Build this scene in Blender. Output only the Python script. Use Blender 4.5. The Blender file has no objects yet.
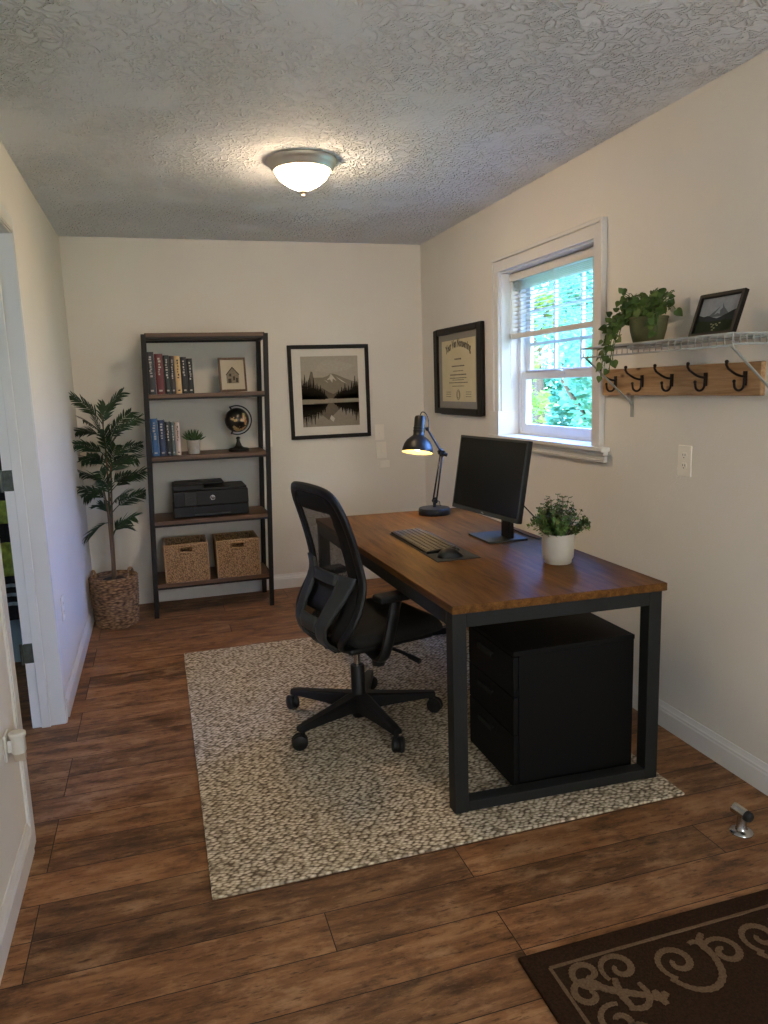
import bpy, bmesh, math, random
from mathutils import Vector, Matrix, noise as mnoise
PI = math.pi
random.seed(7)
sc = bpy.context.scene
COL = sc.collection

# ------------------------------------------------------------------ helpers
def lin(c):
    if isinstance(c, str):
        c = c.lstrip('#'); c = [int(c[i:i+2], 16)/255 for i in (0, 2, 4)]
    return tuple((x/12.92 if x <= .04045 else ((x+.055)/1.055)**2.4) for x in c) + (1.0,)

def newmat(name):
    m = bpy.data.materials.new(name); m.use_nodes = True
    nt = m.node_tree; N = nt.nodes; L = nt.links
    return m, N, L, N['Principled BSDF'], N['Material Output']

def nd(N, t, **kw):
    n = N.new(t)
    for k, v in kw.items():
        if k.startswith('i_'):
            n.inputs[k[2:].replace('_', ' ')].default_value = v
        else:
            setattr(n, k, v)
    return n

def coords(N, L, scale=(1, 1, 1), rot=(0, 0, 0), loc=(0, 0, 0)):
    tc = N.new('ShaderNodeTexCoord'); mp = N.new('ShaderNodeMapping')
    mp.inputs['Scale'].default_value = scale; mp.inputs['Rotation'].default_value = rot
    mp.inputs['Location'].default_value = loc
    L.new(tc.outputs['Object'], mp.inputs['Vector'])
    return mp.outputs['Vector']

def ramp(N, L, fac, stops):
    r = N.new('ShaderNodeValToRGB'); L.new(fac, r.inputs['Fac'])
    el = r.color_ramp.elements
    while len(el) < len(stops): el.new(.5)
    for e, (p, c) in zip(el, stops): e.position = p; e.color = c
    return r.outputs['Color']

def mixc(N, L, a, b, fac, mode='MIX'):
    m = N.new('ShaderNodeMix'); m.data_type = 'RGBA'; m.blend_type = mode
    for s, v in ((m.inputs[6], a), (m.inputs[7], b), (m.inputs[0], fac)):
        if hasattr(v, 'is_output'): L.new(v, s)
        else: s.default_value = v
    return m.outputs[2]

def math_(N, L, op, a, b=None):
    m = N.new('ShaderNodeMath'); m.operation = op
    for s, v in zip(m.inputs, (a, b)):
        if v is None: continue
        if hasattr(v, 'is_output'): L.new(v, s)
        else: s.default_value = v
    return m.outputs[0]

def scale_c(c, k): return (min(1, c[0]*k), min(1, c[1]*k), min(1, c[2]*k), 1)

def mat(name, base, rough=.5, metal=0., var=.12, vscale=20, stretch=(1, 1, 1), bump=0., bscale=150, spec=.5, coat=0.):
    m, N, L, B, O = newmat(name); c = lin(base)
    v = coords(N, L, stretch)
    n = nd(N, 'ShaderNodeTexNoise', i_Scale=vscale, i_Detail=4.); L.new(v, n.inputs['Vector'])
    L.new(ramp(N, L, n.outputs['Fac'], [(.3, scale_c(c, 1-var)), (.7, scale_c(c, 1+var))]), B.inputs['Base Color'])
    B.inputs['Roughness'].default_value = rough; B.inputs['Metallic'].default_value = metal
    B.inputs['Specular IOR Level'].default_value = spec
    B.inputs['Coat Weight'].default_value = coat
    if bump:
        b = nd(N, 'ShaderNodeTexNoise', i_Scale=bscale, i_Detail=3.); L.new(v, b.inputs['Vector'])
        bp = nd(N, 'ShaderNodeBump', i_Strength=bump, i_Distance=.003); L.new(b.outputs['Fac'], bp.inputs['Height'])
        L.new(bp.outputs['Normal'], B.inputs['Normal'])
    return m

def wood(name, dark, light, axis=1, scale=5., rough=.45, knots=0., spec=.5):
    m, N, L, B, O = newmat(name)
    st = [14., 14., 14.]; st[axis] = 1.
    v = coords(N, L, st)
    a = nd(N, 'ShaderNodeTexNoise', i_Scale=scale*.6, i_Detail=6., i_Roughness=.62, i_Distortion=.6); L.new(v, a.inputs['Vector'])
    b = nd(N, 'ShaderNodeTexNoise', i_Scale=scale*3., i_Detail=3.); L.new(v, b.inputs['Vector'])
    f = math_(N, L, 'ADD', math_(N, L, 'MULTIPLY', a.outputs['Fac'], .7), math_(N, L, 'MULTIPLY', b.outputs['Fac'], .3))
    col = ramp(N, L, f, [(.33, lin(dark)), (.52, tuple((x+y)/2 for x, y in zip(lin(dark), lin(light)))), (.68, lin(light))])
    if knots:
        kv = [7., 7., 7.]; kv[axis] = 3.4
        k = nd(N, 'ShaderNodeTexVoronoi', i_Scale=2.2); L.new(coords(N, L, kv), k.inputs['Vector'])
        kf = ramp(N, L, k.outputs['Distance'], [(.04, (1, 1, 1, 1)), (.16, (0, 0, 0, 1))])
        col = mixc(N, L, col, lin('#3a2312'), math_(N, L, 'MULTIPLY', kf, knots))
    L.new(col, B.inputs['Base Color'])
    B.inputs['Roughness'].default_value = rough; B.inputs['Specular IOR Level'].default_value = spec
    bp = nd(N, 'ShaderNodeBump', i_Strength=.12, i_Distance=.002); L.new(f, bp.inputs['Height'])
    L.new(bp.outputs['Normal'], B.inputs['Normal'])
    return m

def emis(name, color, strength):
    m, N, L, B, O = newmat(name)
    B.inputs['Base Color'].default_value = (.8, .8, .8, 1)
    B.inputs['Emission Color'].default_value = lin(color); B.inputs['Emission Strength'].default_value = strength
    return m

class MB:
    def __init__(s): s.v = []; s.f = []; s.m = []; s.sm = []
    def add(s, vs, fs, m=0, smooth=False):
        o = len(s.v); s.v += [Vector(p) for p in vs]
        for f in fs: s.f.append([i+o for i in f]); s.m.append(m); s.sm.append(smooth)
        return s
    def box(s, a, b, m=0, fn=None):
        x0, y0, z0 = a; x1, y1, z1 = b
        vs = [(x0,y0,z0),(x1,y0,z0),(x1,y1,z0),(x0,y1,z0),(x0,y0,z1),(x1,y0,z1),(x1,y1,z1),(x0,y1,z1)]
        if fn: vs = [fn(*p) for p in vs]
        return s.add(vs, [(3,2,1,0),(4,5,6,7),(0,1,5,4),(1,2,6,5),(2,3,7,6),(3,0,4,7)], m)
    def tube(s, pts, r, n=10, m=0, closed=False, caps=True, flat=1.0, up=None):
        pts = [Vector(p) for p in pts]; k = len(pts)
        rs = r if isinstance(r, (list, tuple)) else [r]*k
        T = []
        for i in range(k):
            a = pts[(i-1) % k] if (closed or i > 0) else pts[i]
            b = pts[(i+1) % k] if (closed or i < k-1) else pts[i]
            T.append((b-a).normalized())
        ref = Vector(up) if up else (Vector((0,0,1)) if abs(T[0].z) < .9 else Vector((1,0,0)))
        nrm = (ref - T[0]*ref.dot(T[0])).normalized(); vs = []
        for i in range(k):
            nrm = (nrm - T[i]*nrm.dot(T[i]))
            if nrm.length < 1e-6: nrm = T[i].orthogonal()
            nrm.normalize(); bi = T[i].cross(nrm)
            for j in range(n):
                a = 2*PI*j/n + PI/n
                vs.append(pts[i] + nrm*math.cos(a)*rs[i]*flat + bi*math.sin(a)*rs[i])
        fs = []
        for i in range(k if closed else k-1):
            for j in range(n):
                i2 = (i+1) % k
                fs.append((i*n+j, i*n+(j+1) % n, i2*n+(j+1) % n, i2*n+j))
        s.add(vs, fs, m, n > 4)
        if caps and not closed:
            s.add(vs[:n], [tuple(range(n-1, -1, -1))], m); s.add(vs[-n:], [tuple(range(n))], m)
        return s
    def lathe(s, prof, c=(0,0,0), n=32, m=0, M=None, smooth=True, sx=1, sy=1):
        c = Vector(c); vs = []
        for r, z in prof:
            for j in range(n):
                a = 2*PI*j/n; p = Vector((r*math.cos(a)*sx, r*math.sin(a)*sy, z))
                vs.append((M @ p if M else p) + c)
        fs = []
        for i in range(len(prof)-1):
            for j in range(n):
                fs.append((i*n+j, i*n+(j+1) % n, (i+1)*n+(j+1) % n, (i+1)*n+j))
        s.add(vs, fs, m, smooth)
        if prof[0][0] > 1e-5: s.add(vs[:n], [tuple(range(n-1, -1, -1))], m)
        if prof[-1][0] > 1e-5: s.add(vs[-n:], [tuple(range(n))], m)
        return s
    def sphere(s, c, r, n=20, m=0, sc_=(1,1,1), M=None):
        prof = [(max(1e-6, math.sin(PI*i/(n//2)))*r, -math.cos(PI*i/(n//2))*r) for i in range(n//2+1)]
        S = Matrix.Diagonal((*sc_, 1)).to_3x3()
        return s.lathe([(a, b) for a, b in prof], c, n, m, (M @ S if M else S))
    def prism(s, poly, fn, d0, d1, m=0):
        # poly: 2-D outline (counter-clockwise); fn(u, v, d) -> 3-D
        k = len(poly)
        vs = [fn(u, v, d0) for u, v in poly] + [fn(u, v, d1) for u, v in poly]
        fs = [tuple(range(k-1, -1, -1)), tuple(range(k, 2*k))] + [(i, (i+1) % k, k+(i+1) % k, k+i) for i in range(k)]
        return s.add(vs, fs, m)
    def sheet(s, grid, m=0, smooth=True, thick=None):
        R, Cn = len(grid), len(grid[0])
        vs = [p for row in grid for p in row]
        fs = [(i*Cn+j, i*Cn+j+1, (i+1)*Cn+j+1, (i+1)*Cn+j) for i in range(R-1) for j in range(Cn-1)]
        return s.add(vs, fs, m, smooth)
    def build(s, name, mats, parent=None, bevel=0, seg=2, subd=0, local=False, solid=0, loc=None, angle=35):
        me = bpy.data.meshes.new(name); off = Vector((0,0,0))
        if parent is not None and not local:
            q = parent
            while q: off += Vector(q.location); q = q.parent
        if loc is not None: off = Vector(loc)
        me.from_pydata([tuple(p-off) for p in s.v], [], s.f)
        if not isinstance(mats, (list, tuple)): mats = [mats]
        for mm in mats: me.materials.append(mm)
        me.polygons.foreach_set('material_index', s.m); me.polygons.foreach_set('use_smooth', s.sm)
        bm = bmesh.new(); bm.from_mesh(me)
        bmesh.ops.remove_doubles(bm, verts=bm.verts, dist=1e-6)
        if not getattr(s, 'open', False): bmesh.ops.recalc_face_normals(bm, faces=bm.faces)
        lim = math.radians(angle)
        for e in bm.edges:
            if len(e.link_faces) == 2 and e.calc_face_angle(0) > lim: e.smooth = False
        bm.to_mesh(me); bm.free()
        o = bpy.data.objects.new(name, me); COL.objects.link(o)
        if loc is not None: o.location = loc
        if parent is not None: o.parent = parent
        if solid:
            md = o.modifiers.new('solid', 'SOLIDIFY'); md.thickness = solid; md.offset = 0
        if bevel:
            md = o.modifiers.new('bevel', 'BEVEL'); md.width = bevel; md.segments = seg; md.limit_method = 'ANGLE'; md.angle_limit = math.radians(40)
        if subd:
            md = o.modifiers.new('sub', 'SUBSURF'); md.levels = subd; md.render_levels = subd
        return o

def tag(o, label, cat, group=None):
    o['label'] = label; o['category'] = cat
    if group: o['group'] = group
    return o
def thing(name, loc, label, cat, rz=0, group=None):
    o = bpy.data.objects.new(name, None); COL.objects.link(o)
    o.empty_display_size = .05; o.location = loc; o.rotation_euler = (0, 0, rz)
    return tag(o, label, cat, group)
def struct(o, label=None):
    o['kind'] = 'structure'
    if label: o['label'] = label
    return o
def struct_root(name, loc):
    o = bpy.data.objects.new(name, None); COL.objects.link(o); o.location = loc
    return struct(o)
def text_mesh(txt, size, ext=.0003, bold=0.):
    cu = bpy.data.curves.new('txt', 'FONT'); cu.body = txt; cu.size = size; cu.extrude = ext; cu.offset = bold; cu.align_x = 'CENTER'; cu.resolution_u = 2
    ob = bpy.data.objects.new('txt', cu); COL.objects.link(ob)
    bpy.context.view_layer.update()
    dg = bpy.context.evaluated_depsgraph_get(); me = ob.evaluated_get(dg).to_mesh()
    vs = [v.co.copy() for v in me.vertices]; fs = [tuple(p.vertices) for p in me.polygons]
    ob.evaluated_get(dg).to_mesh_clear(); bpy.data.objects.remove(ob); bpy.data.curves.remove(cu)
    return vs, fs
def children(o): return [c for c in bpy.data.objects if c.parent == o]
def copy_tree(o, parent=None):
    c = o.copy(); COL.objects.link(c)
    if parent: c.parent = parent
    for ch in children(o): copy_tree(ch, c)
    return c
def arc(c, r, a0, a1, n, ax=(1,0,0), ay=(0,0,1)):
    c = Vector(c); ax = Vector(ax); ay = Vector(ay)
    return [c + ax*math.cos(a0+(a1-a0)*i/n)*r + ay*math.sin(a0+(a1-a0)*i/n)*r for i in range(n+1)]
def bez(p0, p1, p2, p3, n=12):
    p = [Vector(q) for q in (p0, p1, p2, p3)]
    return [p[0]*(1-t)**3 + p[1]*3*t*(1-t)**2 + p[2]*3*t*t*(1-t) + p[3]*t**3 for t in [i/n for i in range(n+1)]]

# ------------------------------------------------------------------ dimensions
XL, XR, YB, YF, H = -.497, 1.93, 5.294, -1.3, 2.44
WT = .16
WL = .125

# ------------------------------------------------------------------ materials
def wall_mat():
    m, N, L, B, O = newmat('wall_paint'); v = coords(N, L)
    n = nd(N, 'ShaderNodeTexNoise', i_Scale=2.5, i_Detail=5.); L.new(v, n.inputs['Vector'])
    L.new(ramp(N, L, n.outputs['Fac'], [(.3, lin('#dbd5ca')), (.7, lin('#e0dacf'))]), B.inputs['Base Color'])
    B.inputs['Roughness'].default_value = .72
    # hand-trowelled ridges in patches
    a = nd(N, 'ShaderNodeTexNoise', i_Scale=30., i_Detail=2., i_Distortion=1.); L.new(v, a.inputs['Vector'])
    rd = math_(N, L, 'ABSOLUTE', math_(N, L, 'SUBTRACT', a.outputs['Fac'], .5))
    rd = ramp(N, L, rd, [(0., (1, 1, 1, 1)), (.035, (0, 0, 0, 1))])
    p = nd(N, 'ShaderNodeTexNoise', i_Scale=5., i_Detail=2.); L.new(v, p.inputs['Vector'])
    pm = ramp(N, L, p.outputs['Fac'], [(.57, (0, 0, 0, 1)), (.76, (1, 1, 1, 1))])
    g = nd(N, 'ShaderNodeTexNoise', i_Scale=14., i_Detail=4.); L.new(v, g.inputs['Vector'])
    h = math_(N, L, 'ADD', math_(N, L, 'MULTIPLY', rd, pm), math_(N, L, 'MULTIPLY', g.outputs['Fac'], .7))
    bp = nd(N, 'ShaderNodeBump', i_Strength=.36, i_Distance=.006); L.new(h, bp.inputs['Height'])
    L.new(bp.outputs['Normal'], B.inputs['Normal'])
    return m
def ceil_mat():
    m, N, L, B, O = newmat('stomped_ceiling'); v = coords(N, L)
    B.inputs['Roughness'].default_value = .85
    a = nd(N, 'ShaderNodeTexNoise', i_Scale=23., i_Detail=1.5, i_Roughness=.5, i_Distortion=1.); L.new(v, a.inputs['Vector'])
    rd = math_(N, L, 'ABSOLUTE', math_(N, L, 'SUBTRACT', a.outputs['Fac'], .5))
    rd = ramp(N, L, rd, [(0., (1, 1, 1, 1)), (.04, (.45, .45, .45, 1)), (.085, (0, 0, 0, 1))])
    p = nd(N, 'ShaderNodeTexNoise', i_Scale=2.6, i_Detail=3., i_Roughness=.6); L.new(v, p.inputs['Vector'])
    pm = ramp(N, L, p.outputs['Fac'], [(.36, (.10, .10, .10, 1)), (.60, (1, 1, 1, 1))])
    g = nd(N, 'ShaderNodeTexNoise', i_Scale=45., i_Detail=3., i_Distortion=.5); L.new(v, g.inputs['Vector'])
    h = math_(N, L, 'MULTIPLY', math_(N, L, 'ADD', rd, math_(N, L, 'MULTIPLY', g.outputs['Fac'], .5)), pm)
    L.new(ramp(N, L, h, [(.1, lin('#e2e6ec')), (.9, lin('#eceff3'))]), B.inputs['Base Color'])
    bp = nd(N, 'ShaderNodeBump', i_Strength=1., i_Distance=.017); L.new(h, bp.inputs['Height'])
    L.new(bp.outputs['Normal'], B.inputs['Normal'])
    return m
def floor_mat():
    m, N, L, B, O = newmat('wood_plank_floor')
    v = coords(N, L, loc=(.43, -1.983+.152*20, 0))
    br = N.new('ShaderNodeTexBrick'); L.new(v, br.inputs['Vector'])
    br.inputs['Scale'].default_value = 1.; br.inputs['Brick Width'].default_value = 1.22; br.inputs['Row Height'].default_value = .152
    br.inputs['Mortar Size'].default_value = .0016; br.inputs['Mortar Smooth'].default_value = .2; br.inputs['Bias'].default_value = 0
    br.offset = .37; br.offset_frequency = 3; br.squash = 1
    br.inputs['Color1'].default_value = (0, 0, 0, 1); br.inputs['Color2'].default_value = (1, 1, 1, 1); br.inputs['Mortar'].default_value = (.5, .5, .5, 1)
    # every plank shifts its own grain
    cx = N.new('ShaderNodeCombineXYZ'); L.new(math_(N, L, 'MULTIPLY', br.outputs['Color'], 37.), cx.inputs[2])
    va = N.new('ShaderNodeVectorMath'); va.operation = 'ADD'; L.new(v, va.inputs[0]); L.new(cx.outputs[0], va.inputs[1])
    mp = N.new('ShaderNodeMapping'); mp.inputs['Scale'].default_value = (1.6, 11, 1); L.new(va.outputs[0], mp.inputs['Vector'])
    g = nd(N, 'ShaderNodeTexNoise', i_Scale=2.2, i_Detail=7., i_Roughness=.68, i_Distortion=.5); L.new(mp.outputs[0], g.inputs['Vector'])
    mp2 = N.new('ShaderNodeMapping'); mp2.inputs['Scale'].default_value = (3, 6, 1); L.new(va.outputs[0], mp2.inputs['Vector'])
    d = nd(N, 'ShaderNodeTexNoise', i_Scale=2., i_Detail=6., i_Roughness=.7); L.new(mp2.outputs[0], d.inputs['Vector'])
    col = ramp(N, L, g.outputs['Fac'], [(.34, lin('#3c2413')), (.5, lin('#7d5535')), (.68, lin('#ad8259'))])
    pl = ramp(N, L, br.outputs['Color'], [(0., lin('#46301f')), (.45, lin('#7a5233')), (.8, lin('#946540')), (1., lin('#6b4a34'))])
    col = mixc(N, L, col, pl, .5)
    worn = ramp(N, L, d.outputs['Fac'], [(.52, (0, 0, 0, 1)), (.70, (1, 1, 1, 1))])
    col = mixc(N, L, col, lin('#b58e69'), math_(N, L, 'MULTIPLY', worn, .55))
    dk = ramp(N, L, d.outputs['Fac'], [(.34, (1, 1, 1, 1)), (.47, (0, 0, 0, 1))])
    col = mixc(N, L, col, lin('#2e1d11'), math_(N, L, 'MULTIPLY', dk, .7))
    mp3 = N.new('ShaderNodeMapping'); mp3.inputs['Scale'].default_value = (7, 42, 1); L.new(va.outputs[0], mp3.inputs['Vector'])
    e = nd(N, 'ShaderNodeTexNoise', i_Scale=2.5, i_Detail=5., i_Roughness=.75); L.new(mp3.outputs[0], e.inputs['Vector'])
    sp = ramp(N, L, e.outputs['Fac'], [(.34, (1, 1, 1, 1)), (.44, (0, 0, 0, 1))])
    col = mixc(N, L, col, lin('#1f130a'), math_(N, L, 'MULTIPLY', sp, .75))
    hi = ramp(N, L, e.outputs['Fac'], [(.58, (0, 0, 0, 1)), (.72, (1, 1, 1, 1))])
    col = mixc(N, L, col, lin('#b8926c'), math_(N, L, 'MULTIPLY', hi, .4))
    col = mixc(N, L, col, lin('#1c130d'), br.outputs['Fac'])
    L.new(col, B.inputs['Base Color'])
    L.new(ramp(N, L, d.outputs['Fac'], [(.3, (.42, .42, .42, 1)), (.7, (.6, .6, .6, 1))]), B.inputs['Roughness'])
    B.inputs['Specular IOR Level'].default_value = .22
    hh = math_(N, L, 'SUBTRACT', math_(N, L, 'MULTIPLY', g.outputs['Fac'], .4), br.outputs['Fac'])
    bp = nd(N, 'ShaderNodeBump', i_Strength=.3, i_Distance=.003); L.new(hh, bp.inputs['Height']); L.new(bp.outputs['Normal'], B.inputs['Normal'])
    return m
def rug_mat():
    m, N, L, B, O = newmat('looped_wool')
    v = coords(N, L, (56, 100, 60), (0, 0, .45))
    vo = nd(N, 'ShaderNodeTexVoronoi', i_Scale=1., i_Randomness=.75); L.new(v, vo.inputs['Vector'])
    n = nd(N, 'ShaderNodeTexNoise', i_Scale=3., i_Detail=3.); L.new(coords(N, L), n.inputs['Vector'])
    c = ramp(N, L, vo.outputs['Distance'], [(.08, lin('#f2e6d2')), (.4, lin('#cebda1')), (.68, lin('#43352a'))])
    rnd = N.new('ShaderNodeSeparateColor'); L.new(vo.outputs['Color'], rnd.inputs[0])
    c = mixc(N, L, c, lin('#87775f'), math_(N, L, 'MULTIPLY', ramp(N, L, rnd.outputs[0], [(.5, (0, 0, 0, 1)), (.9, (1, 1, 1, 1))]), .55))
    c = mixc(N, L, c, lin('#ad9b80'), math_(N, L, 'MULTIPLY', n.outputs['Fac'], .35))
    L.new(c, B.inputs['Base Color']); B.inputs['Roughness'].default_value = .95; B.inputs['Specular IOR Level'].default_value = .1
    bp = nd(N, 'ShaderNodeBump', i_Strength=.9, i_Distance=.006); bp.invert = True
    L.new(vo.outputs['Distance'], bp.inputs['Height']); L.new(bp.outputs['Normal'], B.inputs['Normal'])
    return m
def weave_mat(name, light, dark, sx, sz):
    m, N, L, B, O = newmat(name)
    v = coords(N, L, (sx, sx, sz))
    vo = nd(N, 'ShaderNodeTexVoronoi', i_Scale=1., i_Randomness=.8); L.new(v, vo.inputs['Vector'])
    c = ramp(N, L, vo.outputs['Distance'], [(.1, lin(light)), (.45, tuple((a+b)/2 for a, b in zip(lin(light), lin(dark)))), (.8, lin(dark))])
    s = N.new('ShaderNodeSeparateColor'); L.new(vo.outputs['Color'], s.inputs[0])
    c = mixc(N, L, c, lin(dark), math_(N, L, 'MULTIPLY', s.outputs[1], .45))
    L.new(c, B.inputs['Base Color']); B.inputs['Roughness'].default_value = .8
    bp = nd(N, 'ShaderNodeBump', i_Strength=.8, i_Distance=.005); bp.invert = True
    L.new(vo.outputs['Distance'], bp.inputs['Height']); L.new(bp.outputs['Normal'], B.inputs['Normal'])
    return m
def leaf_mat(name, c1, c2, scale=9., rough=.5, trans=.0):
    m, N, L, B, O = newmat(name)
    n = nd(N, 'ShaderNodeTexNoise', i_Scale=scale, i_Detail=3.); L.new(coords(N, L), n.inputs['Vector'])
    c = ramp(N, L, n.outputs['Fac'], [(.35, lin(c1)), (.65, lin(c2))])
    L.new(c, B.inputs['Base Color']); B.inputs['Roughness'].default_value = rough; B.inputs['Specular IOR Level'].default_value = .3
    if trans:
        t = N.new('ShaderNodeBsdfTranslucent'); L.new(c, t.inputs[0])
        mx = N.new('ShaderNodeMixShader'); mx.inputs[0].default_value = trans
        L.new(B.outputs[0], mx.inputs[1]); L.new(t.outputs[0], mx.inputs[2]); L.new(mx.outputs[0], O.inputs[0])
    return m
def glass_mat(name='window_glass'):
    m, N, L, B, O = newmat(name)
    t = N.new('ShaderNodeBsdfTransparent'); t.inputs[0].default_value = (.96, .98, .97, 1)
    g = nd(N, 'ShaderNodeBsdfGlossy', i_Roughness=.02)
    lw = nd(N, 'ShaderNodeLayerWeight', i_Blend=.5)
    fr = math_(N, L, 'ADD', math_(N, L, 'MULTIPLY', math_(N, L, 'POWER', lw.outputs['Facing'], 5.), .9), .03)
    mx = N.new('ShaderNodeMixShader'); L.new(fr, mx.inputs[0]); L.new(t.outputs[0], mx.inputs[1]); L.new(g.outputs[0], mx.inputs[2])
    L.new(mx.outputs[0], O.inputs[0])
    return m
def mesh_fabric():
    m, N, L, B, O = newmat('chair_mesh_fabric')
    B.inputs['Base Color'].default_value = lin('#2c2a26'); B.inputs['Roughness'].default_value = .8
    v = coords(N, L, (420, 420, 420))
    ck = nd(N, 'ShaderNodeTexNoise', i_Scale=1., i_Detail=0.); L.new(v, ck.inputs['Vector'])
    fac = ramp(N, L, ck.outputs['Fac'], [(.46, (0, 0, 0, 1)), (.54, (1, 1, 1, 1))])
    t = N.new('ShaderNodeBsdfTransparent')
    mx = N.new('ShaderNodeMixShader'); L.new(math_(N, L, 'ADD', math_(N, L, 'MULTIPLY', fac, .3), .6), mx.inputs[0])
    L.new(t.outputs[0], mx.inputs[1]); L.new(B.outputs[0], mx.inputs[2]); L.new(mx.outputs[0], O.inputs[0])
    return m
def globe_mat():
    m, N, L, B, O = newmat('globe_map')
    n = nd(N, 'ShaderNodeTexNoise', i_Scale=16., i_Detail=5., i_Roughness=.55); L.new(coords(N, L, loc=(3.1, .4, 1.7)), n.inputs['Vector'])
    f = ramp(N, L, n.outputs['Fac'], [(.55, (0, 0, 0, 1)), (.57, (1, 1, 1, 1))])
    h = nd(N, 'ShaderNodeTexNoise', i_Scale=40.); L.new(coords(N, L), h.inputs['Vector'])
    land = ramp(N, L, h.outputs['Fac'], [(.35, lin('#8b8a5a')), (.5, lin('#b39b6a')), (.65, lin('#a5663f'))])
    L.new(mixc(N, L, lin('#0c0c0c'), land, f), B.inputs['Base Color']); B.inputs['Roughness'].default_value = .3
    return m

M = {}
M['wall'] = wall_mat(); M['ceil'] = ceil_mat(); M['floor'] = floor_mat(); M['rug'] = rug_mat()
M['trim'] = mat('white_trim_paint', '#d9d6d0', .4, var=.03, vscale=6)
M['vinyl'] = mat('white_vinyl', '#dfe1e2', .35, var=.02)
M['blind'] = mat('blind_slats', '#d9d5cd', .45, var=.03)
M['glass'] = glass_mat()
M['blackmetal'] = mat('black_powder_coat', '#131312', .42, .0, spec=.35, var=.1, vscale=60, bump=.06, bscale=600)
M['deskmetal'] = mat('charcoal_steel_tube', '#1b1c1b', .55, .0, var=.08, vscale=40, spec=.25)
M['shelfmetal'] = mat('black_iron', '#161210', .55, .0, var=.12, vscale=40, spec=.3)
M['cabinet'] = mat('black_lacquered_steel', '#0b0b0a', .6, .0, var=.06, vscale=30, spec=.15)
M['blackplastic'] = mat('black_plastic', '#121212', .5, spec=.3, var=.08, vscale=60, bump=.05, bscale=700)
M['grayplastic'] = mat('dark_grey_plastic', '#363938', .55, spec=.3, var=.06, vscale=40, bump=.05, bscale=600)
M['softblack'] = mat('black_fabric', '#1e1d1b', .9, var=.12, vscale=90, bump=.3, bscale=900, spec=.2)
M['meshfab'] = mesh_fabric()
M['screen'] = mat('dark_screen', '#0b0c0b', .22, var=.03, spec=.5)
M['chrome'] = mat('brushed_chrome', '#b9b7b2', .25, 1., var=.06)
M['nickel'] = mat('brushed_nickel', '#c9bfae', .45, .75, var=.08)
M['wire'] = mat('grey_coated_wire', '#9d9e98', .45, .1, var=.12)
M['desktop'] = wood('walnut_desk_top', '#40270f', '#7c5428', 1, 4., .5, spec=.10)
M['shelfwood'] = wood('walnut_shelf', '#3a2517', '#6b4a30', 0, 4., .5)
M['pine'] = wood('knotty_pine', '#84623f', '#c4a079', 1, 3., .6, knots=.9, spec=.2)
M['palewood'] = wood('brown_frame_wood', '#3f2a19', '#60432a', 2, 6., .5)
M['blackwood'] = mat('black_stained_wood', '#15100d', .5, spec=.2, var=.2, vscale=30, stretch=(1, 1, 6), bump=.15)
M['matboard'] = mat('white_mat_board', '#d5cfc3', .9, var=.02, vscale=60)
M['creammat'] = mat('cream_mat_board', '#b9ae99', .9, var=.02, vscale=60, spec=.1)
M['greymat'] = mat('grey_mat_board', '#8a857c', .9, var=.03, vscale=60)
M['parchment'] = mat('cream_certificate_paper', '#d0c3a0', .9, spec=.1, var=.04, vscale=12)
M['ink'] = mat('dark_ink', '#5a5344', .8, var=.05)
M['rope'] = weave_mat('woven_seagrass', '#b58d60', '#3e2914', 34, 120)
M['rattan'] = weave_mat('woven_water_hyacinth', '#cba271', '#5a3e1f', 150, 150)
M['rattanrim'] = weave_mat('rattan_rim', '#c9a67a', '#86633c', 200, 200)
M['soil'] = mat('potting_soil', '#241a13', .95, var=.3, vscale=80, bump=.8, bscale=120)
M['bark'] = mat('woody_stem', '#5a452f', .8, var=.25, vscale=40, stretch=(1, 1, .2), bump=.4, bscale=90)
M['palm'] = leaf_mat('palm_leaves', '#16271a', '#2b4429', 8.)
M['boxwood'] = leaf_mat('small_shrub_leaves', '#2f4a1f', '#587538', 30.)
M['ivy'] = leaf_mat('ivy_leaves', '#34491f', '#586f33', 22.)
M['succ'] = leaf_mat('succulent_leaves', '#24381f', '#48603a', 30.)
M['ceramic'] = mat('white_glazed_pot', '#bdb5a6', .45, var=.05, vscale=25)
M['greypot'] = mat('grey_concrete_pot', '#a39d92', .8, var=.1, vscale=40, bump=.2)
M['olivepot'] = mat('olive_clay_pot', '#5a5a38', .7, var=.25, vscale=18, bump=.3, bscale=60)
M['plate'] = mat('ivory_switch_plate', '#ebe5d8', .4, var=.02)
M['iron'] = mat('dark_bronze_hook', '#1c1412', .45, .6, var=.15)
M['matpile'] = mat('brown_pile', '#2b1c11', .95, var=.3, vscale=160, bump=.8, bscale=260, spec=.1)
M['matscroll'] = mat('tan_pile', '#5f4b37', .95, var=.25, vscale=160, bump=.8, bscale=260, spec=.1)
M['rubber'] = mat('black_rubber', '#0d0d0d', .7, var=.1)
M['globe'] = globe_mat()
M['logo'] = mat('light_grey_print', '#c9c9c6', .5, var=.02)
M['spineink'] = mat('pale_foil', '#a8a196', .5, var=.1)
M['darkink'] = mat('spine_dark_ink', '#3a2c1c', .6, var=.1)
M['keycap'] = mat('grey_keycaps', '#383734', .55, var=.06, vscale=60)
M['pad'] = mat('charcoal_desk_pad', '#2b2a28', .8, var=.08, vscale=120)
M['paper'] = mat('page_edges', '#c6bda8', .9, var=.08, vscale=60)
M['bowl'] = emis('lit_frosted_bowl', '#ffddb4', 80.)
M['bulb'] = emis('lit_bulb', '#ffd08a', 45.)
M['shadein'] = mat('cream_shade_lining', '#e8dcae', .5, var=.02)
M['hallwall'] = mat('teal_grey_hall_paint', '#8fa5ab', .7, var=.03, vscale=5)
M['doorlatch'] = mat('white_moulded_plastic', '#c9c7be', .4, var=.04)

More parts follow.
